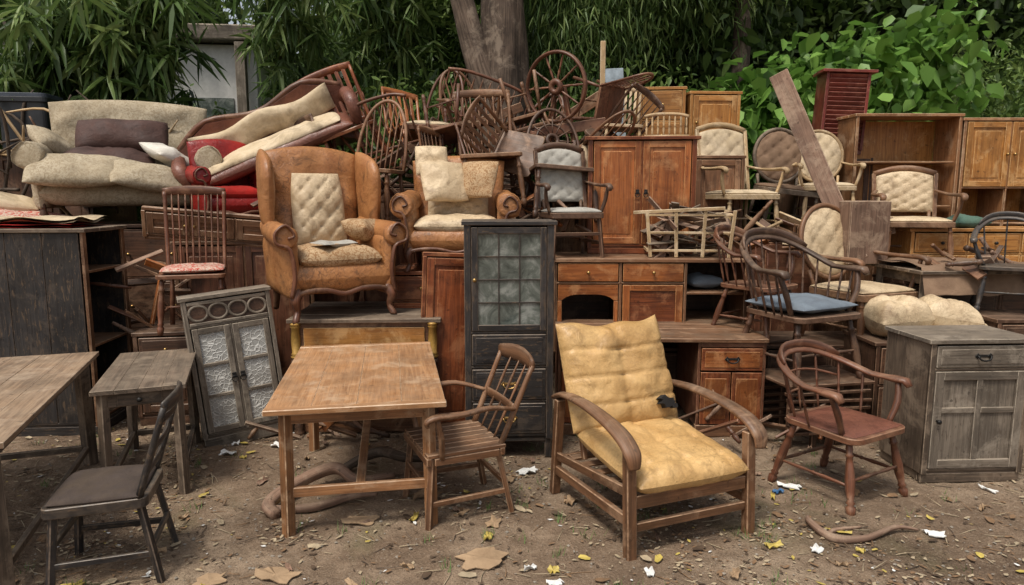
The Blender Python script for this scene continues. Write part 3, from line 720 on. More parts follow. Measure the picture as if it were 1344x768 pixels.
    for (x,y,w,d,a,m,nm) in items:
        b=B(nm if m not in('paper','leaf_yellow') else 'paper_scrap');sd=R.random()*9;n=16;rr=[R.uniform(.62,1.15) for _ in range(n)]
        V=[Vector((0,0,.016))]+[Vector((math.copysign(abs(math.cos(6.283*k/n))**.6,math.cos(6.283*k/n))*w/2*rr[k],math.copysign(abs(math.sin(6.283*k/n))**.6,math.sin(6.283*k/n))*d/2*rr[k],.010+.04*abs(noise.noise(Vector((k*.7,sd,0)))))) for k in range(n)]
        V+= [v-Vector((0,0,.004)) for v in V]
        F=[[0,1+k,1+(k+1)%n] for k in range(n)]+[[n+1,n+2+(k+1)%n,n+2+k] for k in range(n)]
        b.part('sheet').add(V,F,[[(v.x,v.y) for v in (V[j] for j in f)] for f in F],m);b.finish((x,y,gh(x,y)),a)
scatter()
def stick(name,pts,r,mat='bark',seg=12):
    b=B(name);b.part('wood').tube(pts,r,mat,seg,sub=7,ridge=.35);b.finish()
stick('tree_root',[(-1.33,3.62,.03),(-1.40,3.72,.05),(-1.30,3.95,.08),(-1.12,4.12,.10),(-.95,4.0,.07),(-.75,4.15,.04)],[.035,.04,.036,.034,.028,.015],'raw_plank')
stick('tree_root',[(-1.36,3.70,.03),(-1.15,3.72,.03),(-.95,3.85,.04),(-.80,3.85,.05)],[.02,.025,.02,.01],'raw_plank')
stick('tree_root',[(-1.1,4.3,.03),(-.9,4.35,.12),(-.7,4.2,.14),(-.55,4.4,.04)],[.03,.035,.028,.012],'bark')
stick('fallen_branch',[(1.66,3.62,.02),(1.62,3.5,.05),(1.68,3.36,.03),(1.85,3.36,.03),(2.05,3.44,.05),(2.18,3.45,.03)],[.008,.018,.028,.02,.015,.006],'raw_plank')
stick('fallen_branch',[(1.66,3.36,.02),(1.72,3.44,.03),(1.9,3.5,.02)],[.012,.012,.005],'raw_plank')

# ============================================================ FOREGROUND FURNITURE
def lounge(loc,rot):
    b=B('wood_frame_armchair');wd='oak_dark';w=.74
    b.part('frame')
    for sx in(-1,1):
        x=sx*.37
        b.beam((x,-.38,.56),(x,-.41,-.01),.052,.055,wd,(1,0,0))
        b.beam((x,.40,.60),(x,.46,-.01),.045,.055,wd,(1,0,0))
        b.beam((x,-.39,.19),(x,.43,.15),.055,.032,wd,(1,0,0)); b.beam((x,-.38,.34),(x,.42,.24),.05,.026,wd,(1,0,0))
        b.part('arms').tube([(x,.46,.60),(x,.34,.645),(x*1.02,.10,.665),(x*1.04,-.15,.655),(x*1.05,-.34,.62),(x*1.05,-.44,.56),(x*1.04,-.455,.49)],[.032,.036,.040,.044,.048,.046,.030],wd,12,(.50,1.05),sub=5);b.part('frame')
    b.box((0,-.395,.29),(.68,.026,.07),wd);b.box((0,-.40,.16),(.68,.026,.045),wd);b.box((0,.42,.22),(.68,.026,.05),wd)
    for sx in(-1,1): b.beam((sx*.27,.26,.26),(sx*.28,.50,1.0),.035,.03,wd,(1,0,0))
    for z in(.5,.7,.9): b.beam((-.27,.26+.24*(z-.26)/.74+.02,z),(.27,.26+.24*(z-.26)/.74+.02,z),.05,.015,wd,(0,1,0))
    for k in range(5): b.beam((-.34,-.3+.15*k,.315-.012*k),(.34,-.3+.15*k,.315-.012*k),.06,.012,wd)
    b.part('seat_cushion').cushion((0,-.09,.40),(.69,.72,.15),'tan_leather',(4.5,0,0),7,tuft=(1.5,1.5),td=.016,lump=.009,n=54,pipe='tan_leather',diag=False,tw=.07)
    def bf(u,v): return (u*.355*(1-.02*v)-.03*(v+1)/2,.205+.11*(v+1)+.03*u*u,lerp(.44,1.03,(v+1)/2)+.025*abs(u)**2*max(v,0)+.01*math.sin(u*7)*max(v,0))
    b.part('back_cushion').puff(bf,.17,'tan_leather',54,56,6,tuft=(1.0,2.0),td=.026,lump=.012,diag=False,tw=.065)
    M=T(.20,.135,.60)@E(70,0,0)  # black slabs stand in for the shade inside the torn hole
    P=[(math.cos(6.283*k/15)*R.uniform(.02,.07),math.sin(6.283*k/15)*R.uniform(.012,.045)) for k in range(15)]
    b.part('torn_patch').slab(P,-.05,.006,'tear_shade',M,.002)
    P=[(math.cos(6.283*k/9)*R.uniform(.012,.03)+.05,math.sin(6.283*k/9)*R.uniform(.01,.02)-.035) for k in range(9)]
    b.slab(P,-.03,.008,'tear_shade',M,.002)
    b.finish(loc,rot)
lounge((.78,3.72,0),22)
table('wooden_table',(-.93,4.13,0),10,.92,1.42,.735,'oak',4,.055,'y','H',topm='oak_top')
chair('slat_seat_armchair',(-.34,3.82,0),-66,1.0,'oak_dark','slats',back='rail',arms=True,w=.50,d=.48,h=.42,bh=.85,rake=.18,legs='square',crest=1.35)
captain('captains_chair',(2.02,4.02,0),30,1.03,'walnut_red','brown_leather',.24,.36,.57,.51,.43,7,True,lattice=True)
chair('dark_dining_chair',(-1.95,3.12,0),-74,.98,'black_wood','uph','dark_cloth','ladder',False,.44,.44,.45,.86,3,.12,'square')
table('work_table',(-2.96,3.50,0),20,1.0,1.85,.76,'brown_grey',6,.07,'y','box',topm='tan_top')
table('side_table',(-2.36,4.34,0),21,.50,1.05,.70,'brown_grey',4,.05,'y','box',True,.03)
cabinet('glass_door_cabinet',(-2.02,5.0,-.01),(-4,-5,28),.60,.30,1.12,'grey_wood',(('holes',.24,1),('lattice',1,2)),'plinth',.015,'ring','iron',bh=.08)
cabinet('dark_sideboard',(-3.83,5.25,0),4,1.35,.62,1.57,'black_wood',(('boards',1,5),),'plinth',.03,'ring','iron',open_side=1,topm='brown_grey')
cabinet('display_cabinet',(-.03,4.74,0),3,.60,.42,1.64,'black_wood',(('glass',.66,1),('drawer',.22,1),('drawer',.22,1),('drawer',.22,1)),'legs',.018,'bail','brass',bh=.14,post=.045)
cabinet('grey_cabinet',(2.90,4.36,0),3,.66,.46,.93,'brown_grey',(('drawer',.2,1),('panel',.8,1)),'plinth',.02,'bail','iron',bh=.06,post=.035,topm='grey_wood',wd2='grey_wood')
def desk():
    b=B('pedestal_desk');wd='oak_dark';W=1.56;D=.80
    b.part('desktop');planks(b,(0,0,.745),W,D,.028,wd,4)
    for sx in(-1,1):
        xc=sx*(W/2-.26);w=.50
        b.part('pedestal')
        for q in(-1,1): b.box((xc+q*(w/2-.01),0,.40),(.02,D-.06,.66),'walnut_red',None,None,2)
        b.box((xc,D/2-.04,.40),(w-.04,.01,.66),wd,None,.001,2);b.box((xc,-D/2+.05,.045),(w+.01,.05,.09),wd)
        b.box((xc,-D/2+.035,.71),(w-.04,.018,.035),'walnut_red')
        b.part('drawer').box((xc,-D/2+.03,.60),(w-.05,.022,.17),'mahogany',None,.004);b.box((xc,-D/2+.017,.60),(w-.10,.006,.12),'redwood',None,.002)
        handle(b,'bail',xc,-D/2+.014,.60,'iron')
        b.part('door')
        for q in(-.5,.5):
            b.box((xc+q*(w/2-.02),-D/2+.032,.30),(w/2-.03,.022,.40),'mahogany');b.box((xc+q*(w/2-.02),-D/2+.019,.30),(w/2-.09,.006,.31),'redwood',None,.002)
    b.finish((1.13,5.35,0),-2)
desk()
def upper():
    b=B('writing_desk');wd='oak_dark';W=1.60;D=.72;h=.79;y0=-D/2
    b.part('desktop');planks(b,(0,0,h-.015),W+.02,D,.03,wd,4)
    b.part('carcass')
    for x in(-.79,-.25,.29,.79): b.box((x,.0,h/2-.02),(.022,D-.04,h-.035),wd,None,None,2)
    b.box((0,D/2-.03,h/2),(W-.03,.01,h-.04),'walnut',None,.001);b.box((-.25,y0+.03,.585),(1.06,.02,.016),wd)
    b.box((.54,0,.50),(.47,D-.06,.02),wd);b.box((.54,0,.25),(.47,D-.06,.02),wd)
    b.part('drawers')
    for x in(-.52,.02): b.box((x,y0+.022,.675),(.50,.022,.15),'redwood',None,.005);handle(b,'knob',x,y0+.01,.675,'brass')
    b.part('door')
    for q in(-1,1): b.box((.02+q*.22,y0+.025,.33),(.06,.022,.48),'redwood'); b.box((.02,y0+.026,.33+q*.215),(.379,.02,.05),'redwood')
    b.box((.02,y0+.034,.33),(.38,.01,.38),'mahogany',None,.001)
    poly=[(-.77,.57),(-.77,.44)]+[(-.74+.44*k/12,.49-.05*abs(2*k/12-1)**4) for k in range(13)]+[(-.27,.44),(-.27,.57)]
    b.part('apron').slab(poly[::-1],-.009,.009,'redwood',Matrix(((1,0,0,0),(0,0,1,y0+.03),(0,1,0,0),(0,0,0,1))),.001)
    for x in(-.755,-.285): b.box((x,y0+.03,.24),(.035,.018,.39),'redwood')
    b.part('stored_bundle').cushion((.50,-.1,.57),(.3,.25,.12),'blue_fabric',(0,0,10),2.6,lump=.02)
    b.finish((1.16,5.98,.50),-1)
upper()
cabinet('storage_trunk',(1.17,6.1,0),0,1.5,.6,.498,'walnut',(('drawer',1,2),),'plinth',0,'knob')
cabinet('two_door_cupboard',(1.16,6.34,1.292),-4,.94,.5,1.03,'mahogany',(('door',1,2),),'plinth',.03,'ring','iron',wd2='redwood',bh=.05,post=.04)

# ---- wingback and platform
def platform():
    b=B('gilded_chest');b.part('top');planks(b,(0,0,.885),1.14,.86,.03,'brown_grey',4)
    b.part('body').box((0,.0,.44),(1.04,.78,.85),'oak_dark',None,None,0);b.box((0,-.398,.73),(.90,.016,.20),'honey',None,.004);b.box((0,-.398,.50),(.90,.016,.2),'honey',None,.004)
    b.part('columns')
    for sx in(-1,1): b.turned((sx*.51,-.40,.60),(sx*.51,-.40,.87),.035,'gold_paint','column',14); b.turned((sx*.51,-.40,.0),(sx*.51,-.40,.59),.035,'walnut','column',14)
    b.finish((-1.12,5.42,0),2)
platform()
club('wingback_armchair',(-1.44,5.36,.90),31,1.12,.80,.78,1.12,.58,'orange_leather','floral_brown','walnut_red',True,'cream_leather',extra=(((.27,.0,.56),(.3,.24,.16),(10,20,30),'floral_brown'),((-.02,-.2,.495),(.3,.16,.02),(3,0,25),'grey_fabric')),lump=.016)
club('upholstered_armchair',(-.46,5.78,1.20),2,.93,.98,.78,.98,.60,'orange_leather','cream_leather','walnut_red',False,'cream_leather','cabriole',extra=(((-.12,.06,.78),(.42,.40,.15),(62,0,22),'cream_leather'),((.18,.10,.80),(.38,.36,.14),(66,0,-28),'floral_brown'),((-.24,.2,.97),(.3,.3,.12),(66,0,10),'cream_leather')),roll=.11,lump=.013)
cabinet('chest_of_drawers',(-.5,5.85,0),0,1.0,.7,1.20,'mahogany',(('drawer',.2,2),('drawer',.3,1),('door',.5,2)),'plinth',.01,'knob')
cabinet('cupboard_door_panel',(-.50,5.08,0),(-3,3,12),.46,.05,1.38,'mahogany',(('door',1,1),),'plinth',.0,'ring','iron',wd2='mahogany',bh=.04)
chair('spindle_back_chair',(-2.52,5.38,.76),18,1.0,'walnut_red','wood',back='spindle',w=.50,d=.46,bh=1.08,n=8,cush='red_pattern')
cabinet('low_dresser',(-2.55,5.55,0),10,.9,.55,.75,'walnut',(('drawer',.3,2),('door',.6,2)),'plinth',.01)
cabinet('brown_dresser',(-2.35,6.15,0),8,1.15,.55,1.42,'oak_dark',(('door',1,2),),'plinth',.02,wd2='walnut_red')
cabinet('brown_dresser',(-3.7,6.55,0),6,1.6,.8,1.55,'walnut',(('drawer',1,2),('drawer',1,2),('drawer',1,2)),'plinth',.02)
# ---- left sofa etc
club('floral_sofa',(-3.62,6.55,1.55),22,1.02,1.45,.85,1.12,.62,'floral_fabric','floral_fabric',None,False,None,'turned',seatn=2,roll=.12,lump=.026,
     extra=(((-.05,.16,.80),(.78,.34,.26),(62,0,-4),'darkbrown_cushion'),((-.15,-.02,.58),(.75,.34,.20),(20,0,6),'darkbrown_cushion'),((.38,-.1,.60),(.5,.38,.16),(20,18,40),'white_cloth'),((-.35,-.38,.47),(.75,.4,.2),(34,0,0),'floral_fabric'),((.2,-.42,.42),(.6,.34,.18),(34,8,10),'floral_fabric'),((-.6,.1,.72),(.4,.3,.16),(40,20,50),'floral_fabric')))
club('red_armchair',(-2.62,6.42,1.50),38,.82,.80,.72,.98,.62,'red_leather','red_fabric','walnut_red',False,None,roll=.10)
def settee():
    b=B('overturned_settee');wd='walnut_red'
    b.part('frame')
    poly=[(-.85,0),(.85,0),(.85,.25),(.5,.40),(0,.30),(-.5,.40),(-.85,.25)]
    b.slab(poly,-.03,.03,'brown_leather',Matrix(((1,0,0,0),(0,0,1,0),(0,1,0,0),(0,0,0,1))),.01)
    b.tube([(-.86,0,.25),(-.5,0,.41),(0,0,.31),(.5,0,.41),(.86,0,.25)],.03,wd,8,sub=5)
    b.part('upholstery').puff(lambda u,v:(u*.72,-.06,.18+v*.13+.03*math.cos(u*6)),.12,'cream_fabric',24,16,4,lump=.012)
    b.part('seat').cushion((0,-.33,-.02),(1.6,.55,.16),'brown_leather',None,6,lump=.01)
    b.part('seat_pad').cushion((0,-.36,.05),(1.4,.42,.1),'cream_fabric',None,5,lump=.016)
    for sx in(-1,1):
        b.part('arms').tube([(sx*.84,0,.1),(sx*.86,-.2,.2),(sx*.86,-.5,.18),(sx*.84,-.56,.05),(sx*.84,-.54,-.05)],[.05,.06,.07,.06,.04],'brown_leather',10,sub=4)
        b.part('legs').turned((sx*.78,-.55,-.28),(sx*.78,-.55,-.05),.03,wd,'leg')
    b.finish((-2.40,7.0,2.36),(18,-24,14),.98)
settee()
cabinet('storage_cabinet',(-2.6,7.2,0),0,1.6,.7,2.0,'walnut',(('door',1,3),),'plinth',.01)

# ---- pile supports
cabinet('wardrobe',(-.75,7.15,0),0,2.2,.8,1.92,'walnut',(('door',1,4),),'plinth',.01)
cabinet('wardrobe',(1.35,7.25,0),0,1.9,.8,2.2,'oak_dark',(('door',1,4),),'plinth',.01)
cabinet('sideboard',(-.95,6.42,0),0,1.9,.5,1.58,'walnut_red',(('door',1,4),),'plinth',.01)
cabinet('sideboard',(2.35,6.75,0),0,1.0,.8,1.42,'walnut_red',(('drawer',1,2),('door',1.4,2)),'plinth',.01)
cabinet('sideboard',(3.2,7.1,0),0,.9,.8,1.55,'oak_dark',(('door',1.4,2),),'plinth',.01)
# ---- chairs on the pile
chair('slat_back_chair',(-1.45,6.95,2.02),(6,-22,10),1.05,'mahogany','wood',back='slat',bh=1.0,n=6,w=.55)
chair('windsor_chair',(-1.28,6.18,1.58),(0,3,-12),1.04,'oak_dark','wood',back='hoop',bh=1.06,n=7,w=.52)
chair('windsor_chair',(-.18,6.28,1.70),(-3,-3,8),1.04,'oak_dark','wood',back='spindle',bh=1.04,n=6,w=.54)
chair('bentwood_chair',(-.80,6.85,2.05),(0,4,-20),1.0,'walnut_red','uph','cream_fabric','hoop',bh=1.02,n=2)
chair('wheel_back_chair',(.42,6.22,1.58),(-6,4,14),1.04,'walnut','wood',back='wheel',bh=1.05,w=.58)
chair('windsor_armchair',(-.36,6.98,2.10),(6,-10,24),1.0,'oak_dark','wood',back='hoop',arms=True,n=6)
chair('bentwood_chair',(.05,6.95,2.02),(-8,14,-30),.95,'walnut_red','wood',back='hoop',n=4)
chair('slat_back_chair',(-1.05,6.6,1.62),(25,30,50),.95,'walnut','wood',back='ladder',n=3)
chair('slat_back_chair',(.15,6.75,2.02),(30,-60,40),.95,'oak_dark','wood',back='slat',n=5)
chair('spindle_back_chair',(-.6,6.75,2.74),(168,14,60),.85,'walnut_red','wood',back='spindle',n=5)
chair('spindle_back_chair',(.75,6.9,2.05),(20,40,-20),.9,'walnut','wood',back='spindle',n=6)
chair('ladder_back_chair',(-1.9,6.6,1.62),(10,-20,-30),.95,'walnut','wood',back='ladder',n=3)
chair('cream_slat_chair',(1.05,6.75,2.10),(-3,3,-6),.82,'pale_wood','wood',back='slat',n=6,bh=.95)
chair('cane_chair',(.6,6.7,1.95),(70,10,30),.9,'oak_dark','uph','cream_fabric','hoop',n=4)
chair('windsor_chair',(-1.02,7.05,2.02),(-10,8,35),1.0,'redwood','wood',back='slat',n=5)
chair('ladder_back_chair',(-.02,6.95,2.92),(172,-16,20),.9,'oak_dark','wood',back='ladder',n=3)
chair('windsor_chair',(.72,7.1,2.75),(100,0,40),.85,'walnut_red','wood',back='hoop',n=6)
chair('bentwood_chair',(-1.75,7.1,2.0),(0,-8,-40),.95,'walnut_red','uph','brown_cloth','hoop',n=3)
chair('stool_chair',(-.62,6.25,1.62),(4,6,60),.8,'oak_dark','wood',back='spindle',n=5)
def wheel():
    b=B('spinning_wheel');b.part('rim').ring((0,0,0),.32,.32,.022,'walnut_red',None,40,9,(1.3,.8));b.ring((0,0,0),.05,.05,.03,'walnut_red')
    b.part('spokes')
    for i in range(10):
        a=6.283*i/10;b.turned((math.cos(a)*.06,0,math.sin(a)*.06),(math.cos(a)*.31,0,math.sin(a)*.31),.012,'walnut_red','spindle',7)
    b.part('stand').beam((-.05,.06,0),(-.15,.06,-.85),.05,.04,'walnut_red');b.beam((.05,.06,0),(.2,.06,-.85),.05,.04,'walnut_red')
    b.finish((.42,6.75,2.84),(6,0,-34),1.0)
wheel()
def rack(name,loc,rot,w,h,mat,n,sc=1):
    b=B(name);b.part('rails').tube([(-w/2,0,h*.9),(-w/4,0,h),(w/4,0,h),(w/2,0,h*.9)],.016,mat,8,sub=4);b.tube([(-w/2,0,.02),(w/2,0,.02)],.014,mat,8)
    b.part('spindles')
    for i in range(n):
        x=-w/2+.02+(w-.04)*i/(n-1);b.turned((x,0,.02),(x,0,h*.95),.011,mat,'spindle',7)
    b.finish(loc,rot,sc)
rack('spindle_rack',(1.42,6.42,2.33),(-6,0,-6),.40,.22,'pale_wood',8)
rack('cot_side_rail',(-.35,7.2,2.55),(10,18,10),.9,.45,'walnut_red',11)
rack('cot_side_rail',(-1.15,6.75,2.25),(20,-14,-10),.6,.5,'walnut_red',9)
cabinet('honey_cabinet',(1.55,7.35,2.205),-5,.46,.4,.70,'honey',(('drawer',.3,1),('drawer',.3,1)),'plinth',.012,bh=.03)
cabinet('honey_cabinet',(2.06,7.35,2.2),3,.52,.4,.66,'honey',(('door',1,1),),'plinth',.012,bh=.03)
def board(name,p0,p1,w,t,mat,up=(0,-1,0)):
    b=B(name);b.part('board').beam(p0,p1,w,t,mat,up);b.finish()
board('wooden_stake',(.90,7.0,2.1),(.90,7.02,3.32),.05,.03,'pale_wood',(0,-1,0))
board('painted_board',(1.15,7.6,2.3),(1.11,7.7,3.18),.20,.02,'bluegrey_paint')
board('wooden_plank',(.1,7.1,2.3),(.95,7.3,2.85),.12,.03,'oak_dark');board('wooden_plank',(-.2,6.8,2.35),(.9,6.7,2.5),.10,.03,'walnut_red')
board('wooden_plank',(-1.0,6.7,2.25),(.1,7.1,2.7),.09,.03,'oak_dark')
board('long_plank',(3.02,5.95,1.25),(2.47,6.55,2.93),.17,.03,'raw_plank',(-.6,-1,0))
board('wooden_plank',(2.75,6.2,1.4),(3.4,6.1,1.55),.15,.03,'raw_plank')
def scraps(name,c,e,n,mats,lmin=.15,lmax=.5):
    b=B(name);b.part('pieces')
    for _ in range(n):
        p=Vector((c[0]+R.uniform(-1,1)*e[0],c[1]+R.uniform(-1,1)*e[1],c[2]+R.uniform(-1,1)*e[2]));d=Vector((R.uniform(-1,1),R.uniform(-.5,.5),R.uniform(-.6,.7))).normalized()*R.uniform(lmin,lmax)/2
        if R.random()<.6: b.beam(p-d,p+d,R.uniform(.025,.09),R.uniform(.01,.03),R.choice(mats),(R.uniform(-1,1),R.uniform(-1,1),1))
        else: b.turned(p-d,p+d,R.uniform(.012,.022),R.choice(mats),R.choice(['leg','spindle','column']))
    b.finish()
W4=['walnut','oak_dark','walnut_red','raw_plank','redwood']
scraps('broken_furniture_parts',(-.5,6.8,2.05),(1.3,.3,.22),48,W4,.2,.5)
scraps('broken_furniture_parts',(.3,6.2,1.6),(.35,.2,.2),18,W4)
scraps('broken_furniture_parts',(-2.0,6.3,1.7),(.4,.3,.18),22,W4)
scraps('broken_furniture_parts',(2.7,6.3,1.45),(.5,.25,.16),18,W4+['pale_wood'])
scraps('broken_furniture_parts',(-3.0,5.6,.95),(.25,.2,.35),16,W4,.2,.5)
scraps('broken_furniture_parts',(1.9,4.9,.15),(.5,.3,.12),18,W4)
scraps('broken_furniture_parts',(-1.5,4.95,.14),(.4,.15,.10),12,W4)
scraps('broken_furniture_parts',(3.6,5.5,1.3),(.5,.2,.08),12,W4,.1,.35)
cabinet('wooden_headboard',(-2.55,5.86,1.40),(12,5,6),1.15,.05,.28,'oak_dark',(('door',1,3),),'plinth',.0,bh=.02)
# ---- items on the writing desk
chair('tufted_armchair',(.50,5.88,1.295),14,.93,'walnut','uph','grey_fabric','rect',True,w=.50,d=.46,h=.42,bh=.97,legs='square')
def woodrack():
    b=B('broken_wood_rack');m='pale_wood';b.part('frame')
    for y in(-.2,.2):
        for z in(.06,.22,.38): b.beam((-.36-.08*z,y,z),(.36+.08*z,y,z),.022,.03,m,(0,1,0))
        for x in(-.34,-.11,.12,.35): b.beam((x,y-.012,0),(x*1.12,y-.012,.42),.03,.018,m,(0,1,0))
    for z in(.06,.38):
        for x in(-.36,.36): b.beam((x,-.2,z),(x,.2,z),.02,.03,m)
    b.beam((-.5,-.2,.40),(.3,-.23,.44),.03,.025,m,(0,1,0))
    for k in range(46):
        p=Vector((R.uniform(-.3,.3),R.uniform(-.16,.16),R.uniform(.05,.42)));d=Vector((R.uniform(-1,1),R.uniform(-.5,.5),R.uniform(-.5,.6))).normalized()*R.uniform(.1,.22)
        b.part('scrap_wood').beam(p-d,p+d,R.uniform(.04,.10),R.uniform(.006,.014),R.choice(['raw_plank','oak_dark','brown_grey','raw_plank']),(R.uniform(-1,1),R.uniform(-1,1),1))
    b.finish((1.50,5.90,1.295),(0,0,-6),.93)
woodrack()
# ---- right side
def openarm(name,loc,rot,sc,wd='oak_dark',m='cream_fabric',**k): chair(name,loc,rot,sc,wd,'uph',m,k.pop('back','rect'),True,w=k.pop('w',.58),d=.54,h=.42,bh=k.pop('bh',1.05),**k)
openarm('cream_armchair',(2.22,6.72,1.43),14,.98,'pale_wood')
openarm('cream_armchair',(3.12,6.9,1.56),-10,.85,'pale_wood',back='oval')
chair('carved_back_chair',(2.70,6.95,1.45),(4,6,4),1.0,'brown_grey','uph','brown_cloth','oval',w=.56,bh=1.0)
openarm('oval_back_armchair',(2.90,5.62,.60),22,1.10,'oak_dark','cream_leather',back='oval',bh=1.0)
openarm('cream_armchair',(3.62,6.2,1.20),-15,.95,'oak_dark','cream_leather',bh=.85)
captain('spindle_armchair',(2.16,5.05,.47),24,1.14,'walnut',None,.27,.46,.62,.54,.43,15,True,cush='blue_fabric')
captain('spindle_armchair',(1.98,5.45,.70),40,.95,'walnut_red',None,.25,.42,.56,.50,.43,13,True)
cabinet('low_dresser',(2.6,5.75,0),0,1.1,.6,.60,'walnut',(('drawer',.3,2),),'plinth',.01)
def slatstack():
    b=B('slatted_bench_stack');m='walnut'
    for k in range(7):
        z=.10+.06*k;b.part('slats').box((R.uniform(-.02,.02),-.22,z),(.66,.05,.022),m,(0,R.uniform(-2,2),R.uniform(-3,3)));b.box((R.uniform(-.02,.02),.2,z),(.66,.05,.022),m)
    b.part('frame')
    for x in(-.30,-.1,.1,.30):
        for y in(-.2,.2): b.beam((x,y,-.01),(x,y,.46),.04,.035,m)
    b.box((0,0,.46),(.7,.5,.02),m);b.finish((2.25,5.0,0),12)
slatstack()
def bolsters():
    b=B('upholstered_seat_bundle')
    b.part('left_cushion').cushion((-.20,0,.17),(.44,.44,.33),'cream_leather',(4,-6,4),4.5,lump=.02,tuft=(1,1),td=.03,tw=.10,diag=False,n=36)
    b.part('right_cushion').cushion((.22,.02,.16),(.46,.44,.31),'cream_leather',(-6,9,-10),4,lump=.022,tuft=(1,1),td=.028,tw=.10,diag=False,n=36)
    b.part('loose_fabric').sheet(lambda u,v:(lerp(-.1,.5,u),lerp(-.32,.1,v),.06+.05*noise.noise(Vector((u*4,v*4,7)))+.1*v),22,16,'cream_fabric',.006)
    b.finish((3.12,5.15,.74),-4,.90)
bolsters()
cabinet('low_dresser',(3.2,5.2,0),0,1.0,.5,.73,'walnut',(('drawer',.3,2),('drawer',.3,2)),'plinth',.01)
table('brown_table',(3.95,5.75,0),2,1.5,.8,1.22,'brown_grey',5,.06,'x','box')
b=B('cloth_cover');b.part('cloth').sheet(lambda u,v:(lerp(-.55,.5,u)+.03*math.sin(v*7),lerp(-.44,.35,v),.03+.03*noise.noise(Vector((u*5,v*4,2)))-(.22*max(0,.12-v)/.12 if v<.12 else 0)),30,24,'brown_cloth');b.finish((3.75,5.75,1.23),3)
cabinet('storage_chest',(4.1,5.95,0),0,1.6,.5,1.1,'walnut',(('drawer',.3,2),('drawer',.3,2)),'plinth',.01)
b=B('wooden_crate');b.part('sides').box((0,0,.27),(.36,.02,.54),'raw_plank',None,None,2)
for x in(-.17,.17): b.box((x,.14,.27),(.02,.26,.54),'raw_plank')
b.box((0,.14,.535),(.33,.25,.018),'raw_plank');b.box((0,.27,.27),(.33,.02,.52),'raw_plank');b.finish((3.09,5.92,1.22),6)
cabinet('small_desk',(4.28,6.3,.9),-2,1.45,.5,.62,'honey',(('drawer',.35,3),('drawer',.6,3)),'plinth',.02,'knob','iron',bh=.03)
b=B('folded_cloth');b.part('cloth').cushion((0,0,.05),(.34,.24,.11),'green_cloth',(0,0,10),3,lump=.02);b.finish((4.1,6.2,1.52))
cabinet('bookcase',(3.97,7.2,.72),0,1.06,.42,1.90,'oak',(('shelves',1,1,4),),'plinth',.015,wd2='honey',backm='honey')
cabinet('bookcase',(5.00,7.2,.72),0,.96,.42,1.86,'oak',(('door',.62,2),('shelves',1,2,3)),'plinth',.015,wd2='honey',backm='honey')
cabinet('bookcase_base',(4.5,7.2,0),0,2.0,.5,.715,'walnut',(('door',1,4),),'plinth',0)
cabinet('louvered_cabinet',(3.50,7.55,2.25),(0,3,-8),.44,.36,.86,'red_paint',(('louver',1,1),),'plinth',.05,bh=.04)
cabinet('storage_cabinet',(3.45,7.7,0),0,.8,.6,2.24,'walnut',(('door',1,2),),'plinth',0)
captain('black_rocking_chair',(3.85,5.28,.92),-30,.8,'black_wood',None,.25,.45,n=7)
cabinet('low_dresser',(3.85,5.2,0),0,.5,.45,.90,'walnut',(('drawer',.3,1),('drawer',.3,1)),'plinth',.01)
# ---- left top clutter
b=B('folded_rug')
b.part('beige_rug').sheet(lambda u,v:(lerp(-.6,.62,u),lerp(-.28,.28,v),.065+.035*noise.noise(Vector((u*5,v*3,0)))),24,10,'cream_fabric',.02)
b.part('red_rug').sheet(lambda u,v:(lerp(-.55,.60,u),lerp(-.31,.27,v),.025+.012*noise.noise(Vector((u*5,v*3,4)))),24,10,'red_fabric',.02);b.finish((-3.85,5.25,1.572),5)
b=B('patterned_blanket');b.part('cloth').sheet(lambda u,v:(lerp(-.7,.5,u),lerp(-.4,.3,v),.12*math.exp(-((u-.4)**2+(v-.5)**2)*6)+.06*noise.noise(Vector((u*4,v*4,0)))),26,20,'red_pattern',.02)
b.part('pillow').cushion((-.2,.1,.14),(.7,.4,.2),'cream_fabric',(5,6,20),2.6,lump=.02);b.finish((-4.35,6.0,1.60),12)
cabinet('low_dresser',(-4.6,6.1,0),0,1.3,.7,1.58,'walnut',(('drawer',.3,2),('drawer',.3,2)),'plinth',.01)
b=B('branch_pile')
for k in range(60):
    p=Vector((R.uniform(-5.6,-4.2),R.uniform(6.6,7.3),R.uniform(1.55,2.2)));q=p+Vector((R.uniform(-.9,.9),R.uniform(-.3,.3),R.uniform(-.1,1.0)));m=(p+q)/2+Vector((R.uniform(-.2,.2),R.uniform(-.1,.1),R.uniform(0,.25)))
    b.part('branches').tube([p,m,q],[.018,.015,.008],R.choice(['bark','raw_plank','bark','pale_wood']),6,sub=5)
b.finish()
b=B('plastic_bin');b.part('body').slab(rrect(.45,.4,.05),0,.5,'black_plastic',None,.01);b.slab(rrect(.5,.45,.05),.47,.52,'black_plastic');b.slab(rrect(.48,.42,.06),.52,.56,'bag');b.finish((-5.0,7.3,2.28),8)
cabinet('storage_cabinet',(-4.9,7.3,0),0,1.4,.8,2.25,'walnut',(('door',1,3),),'plinth',0)

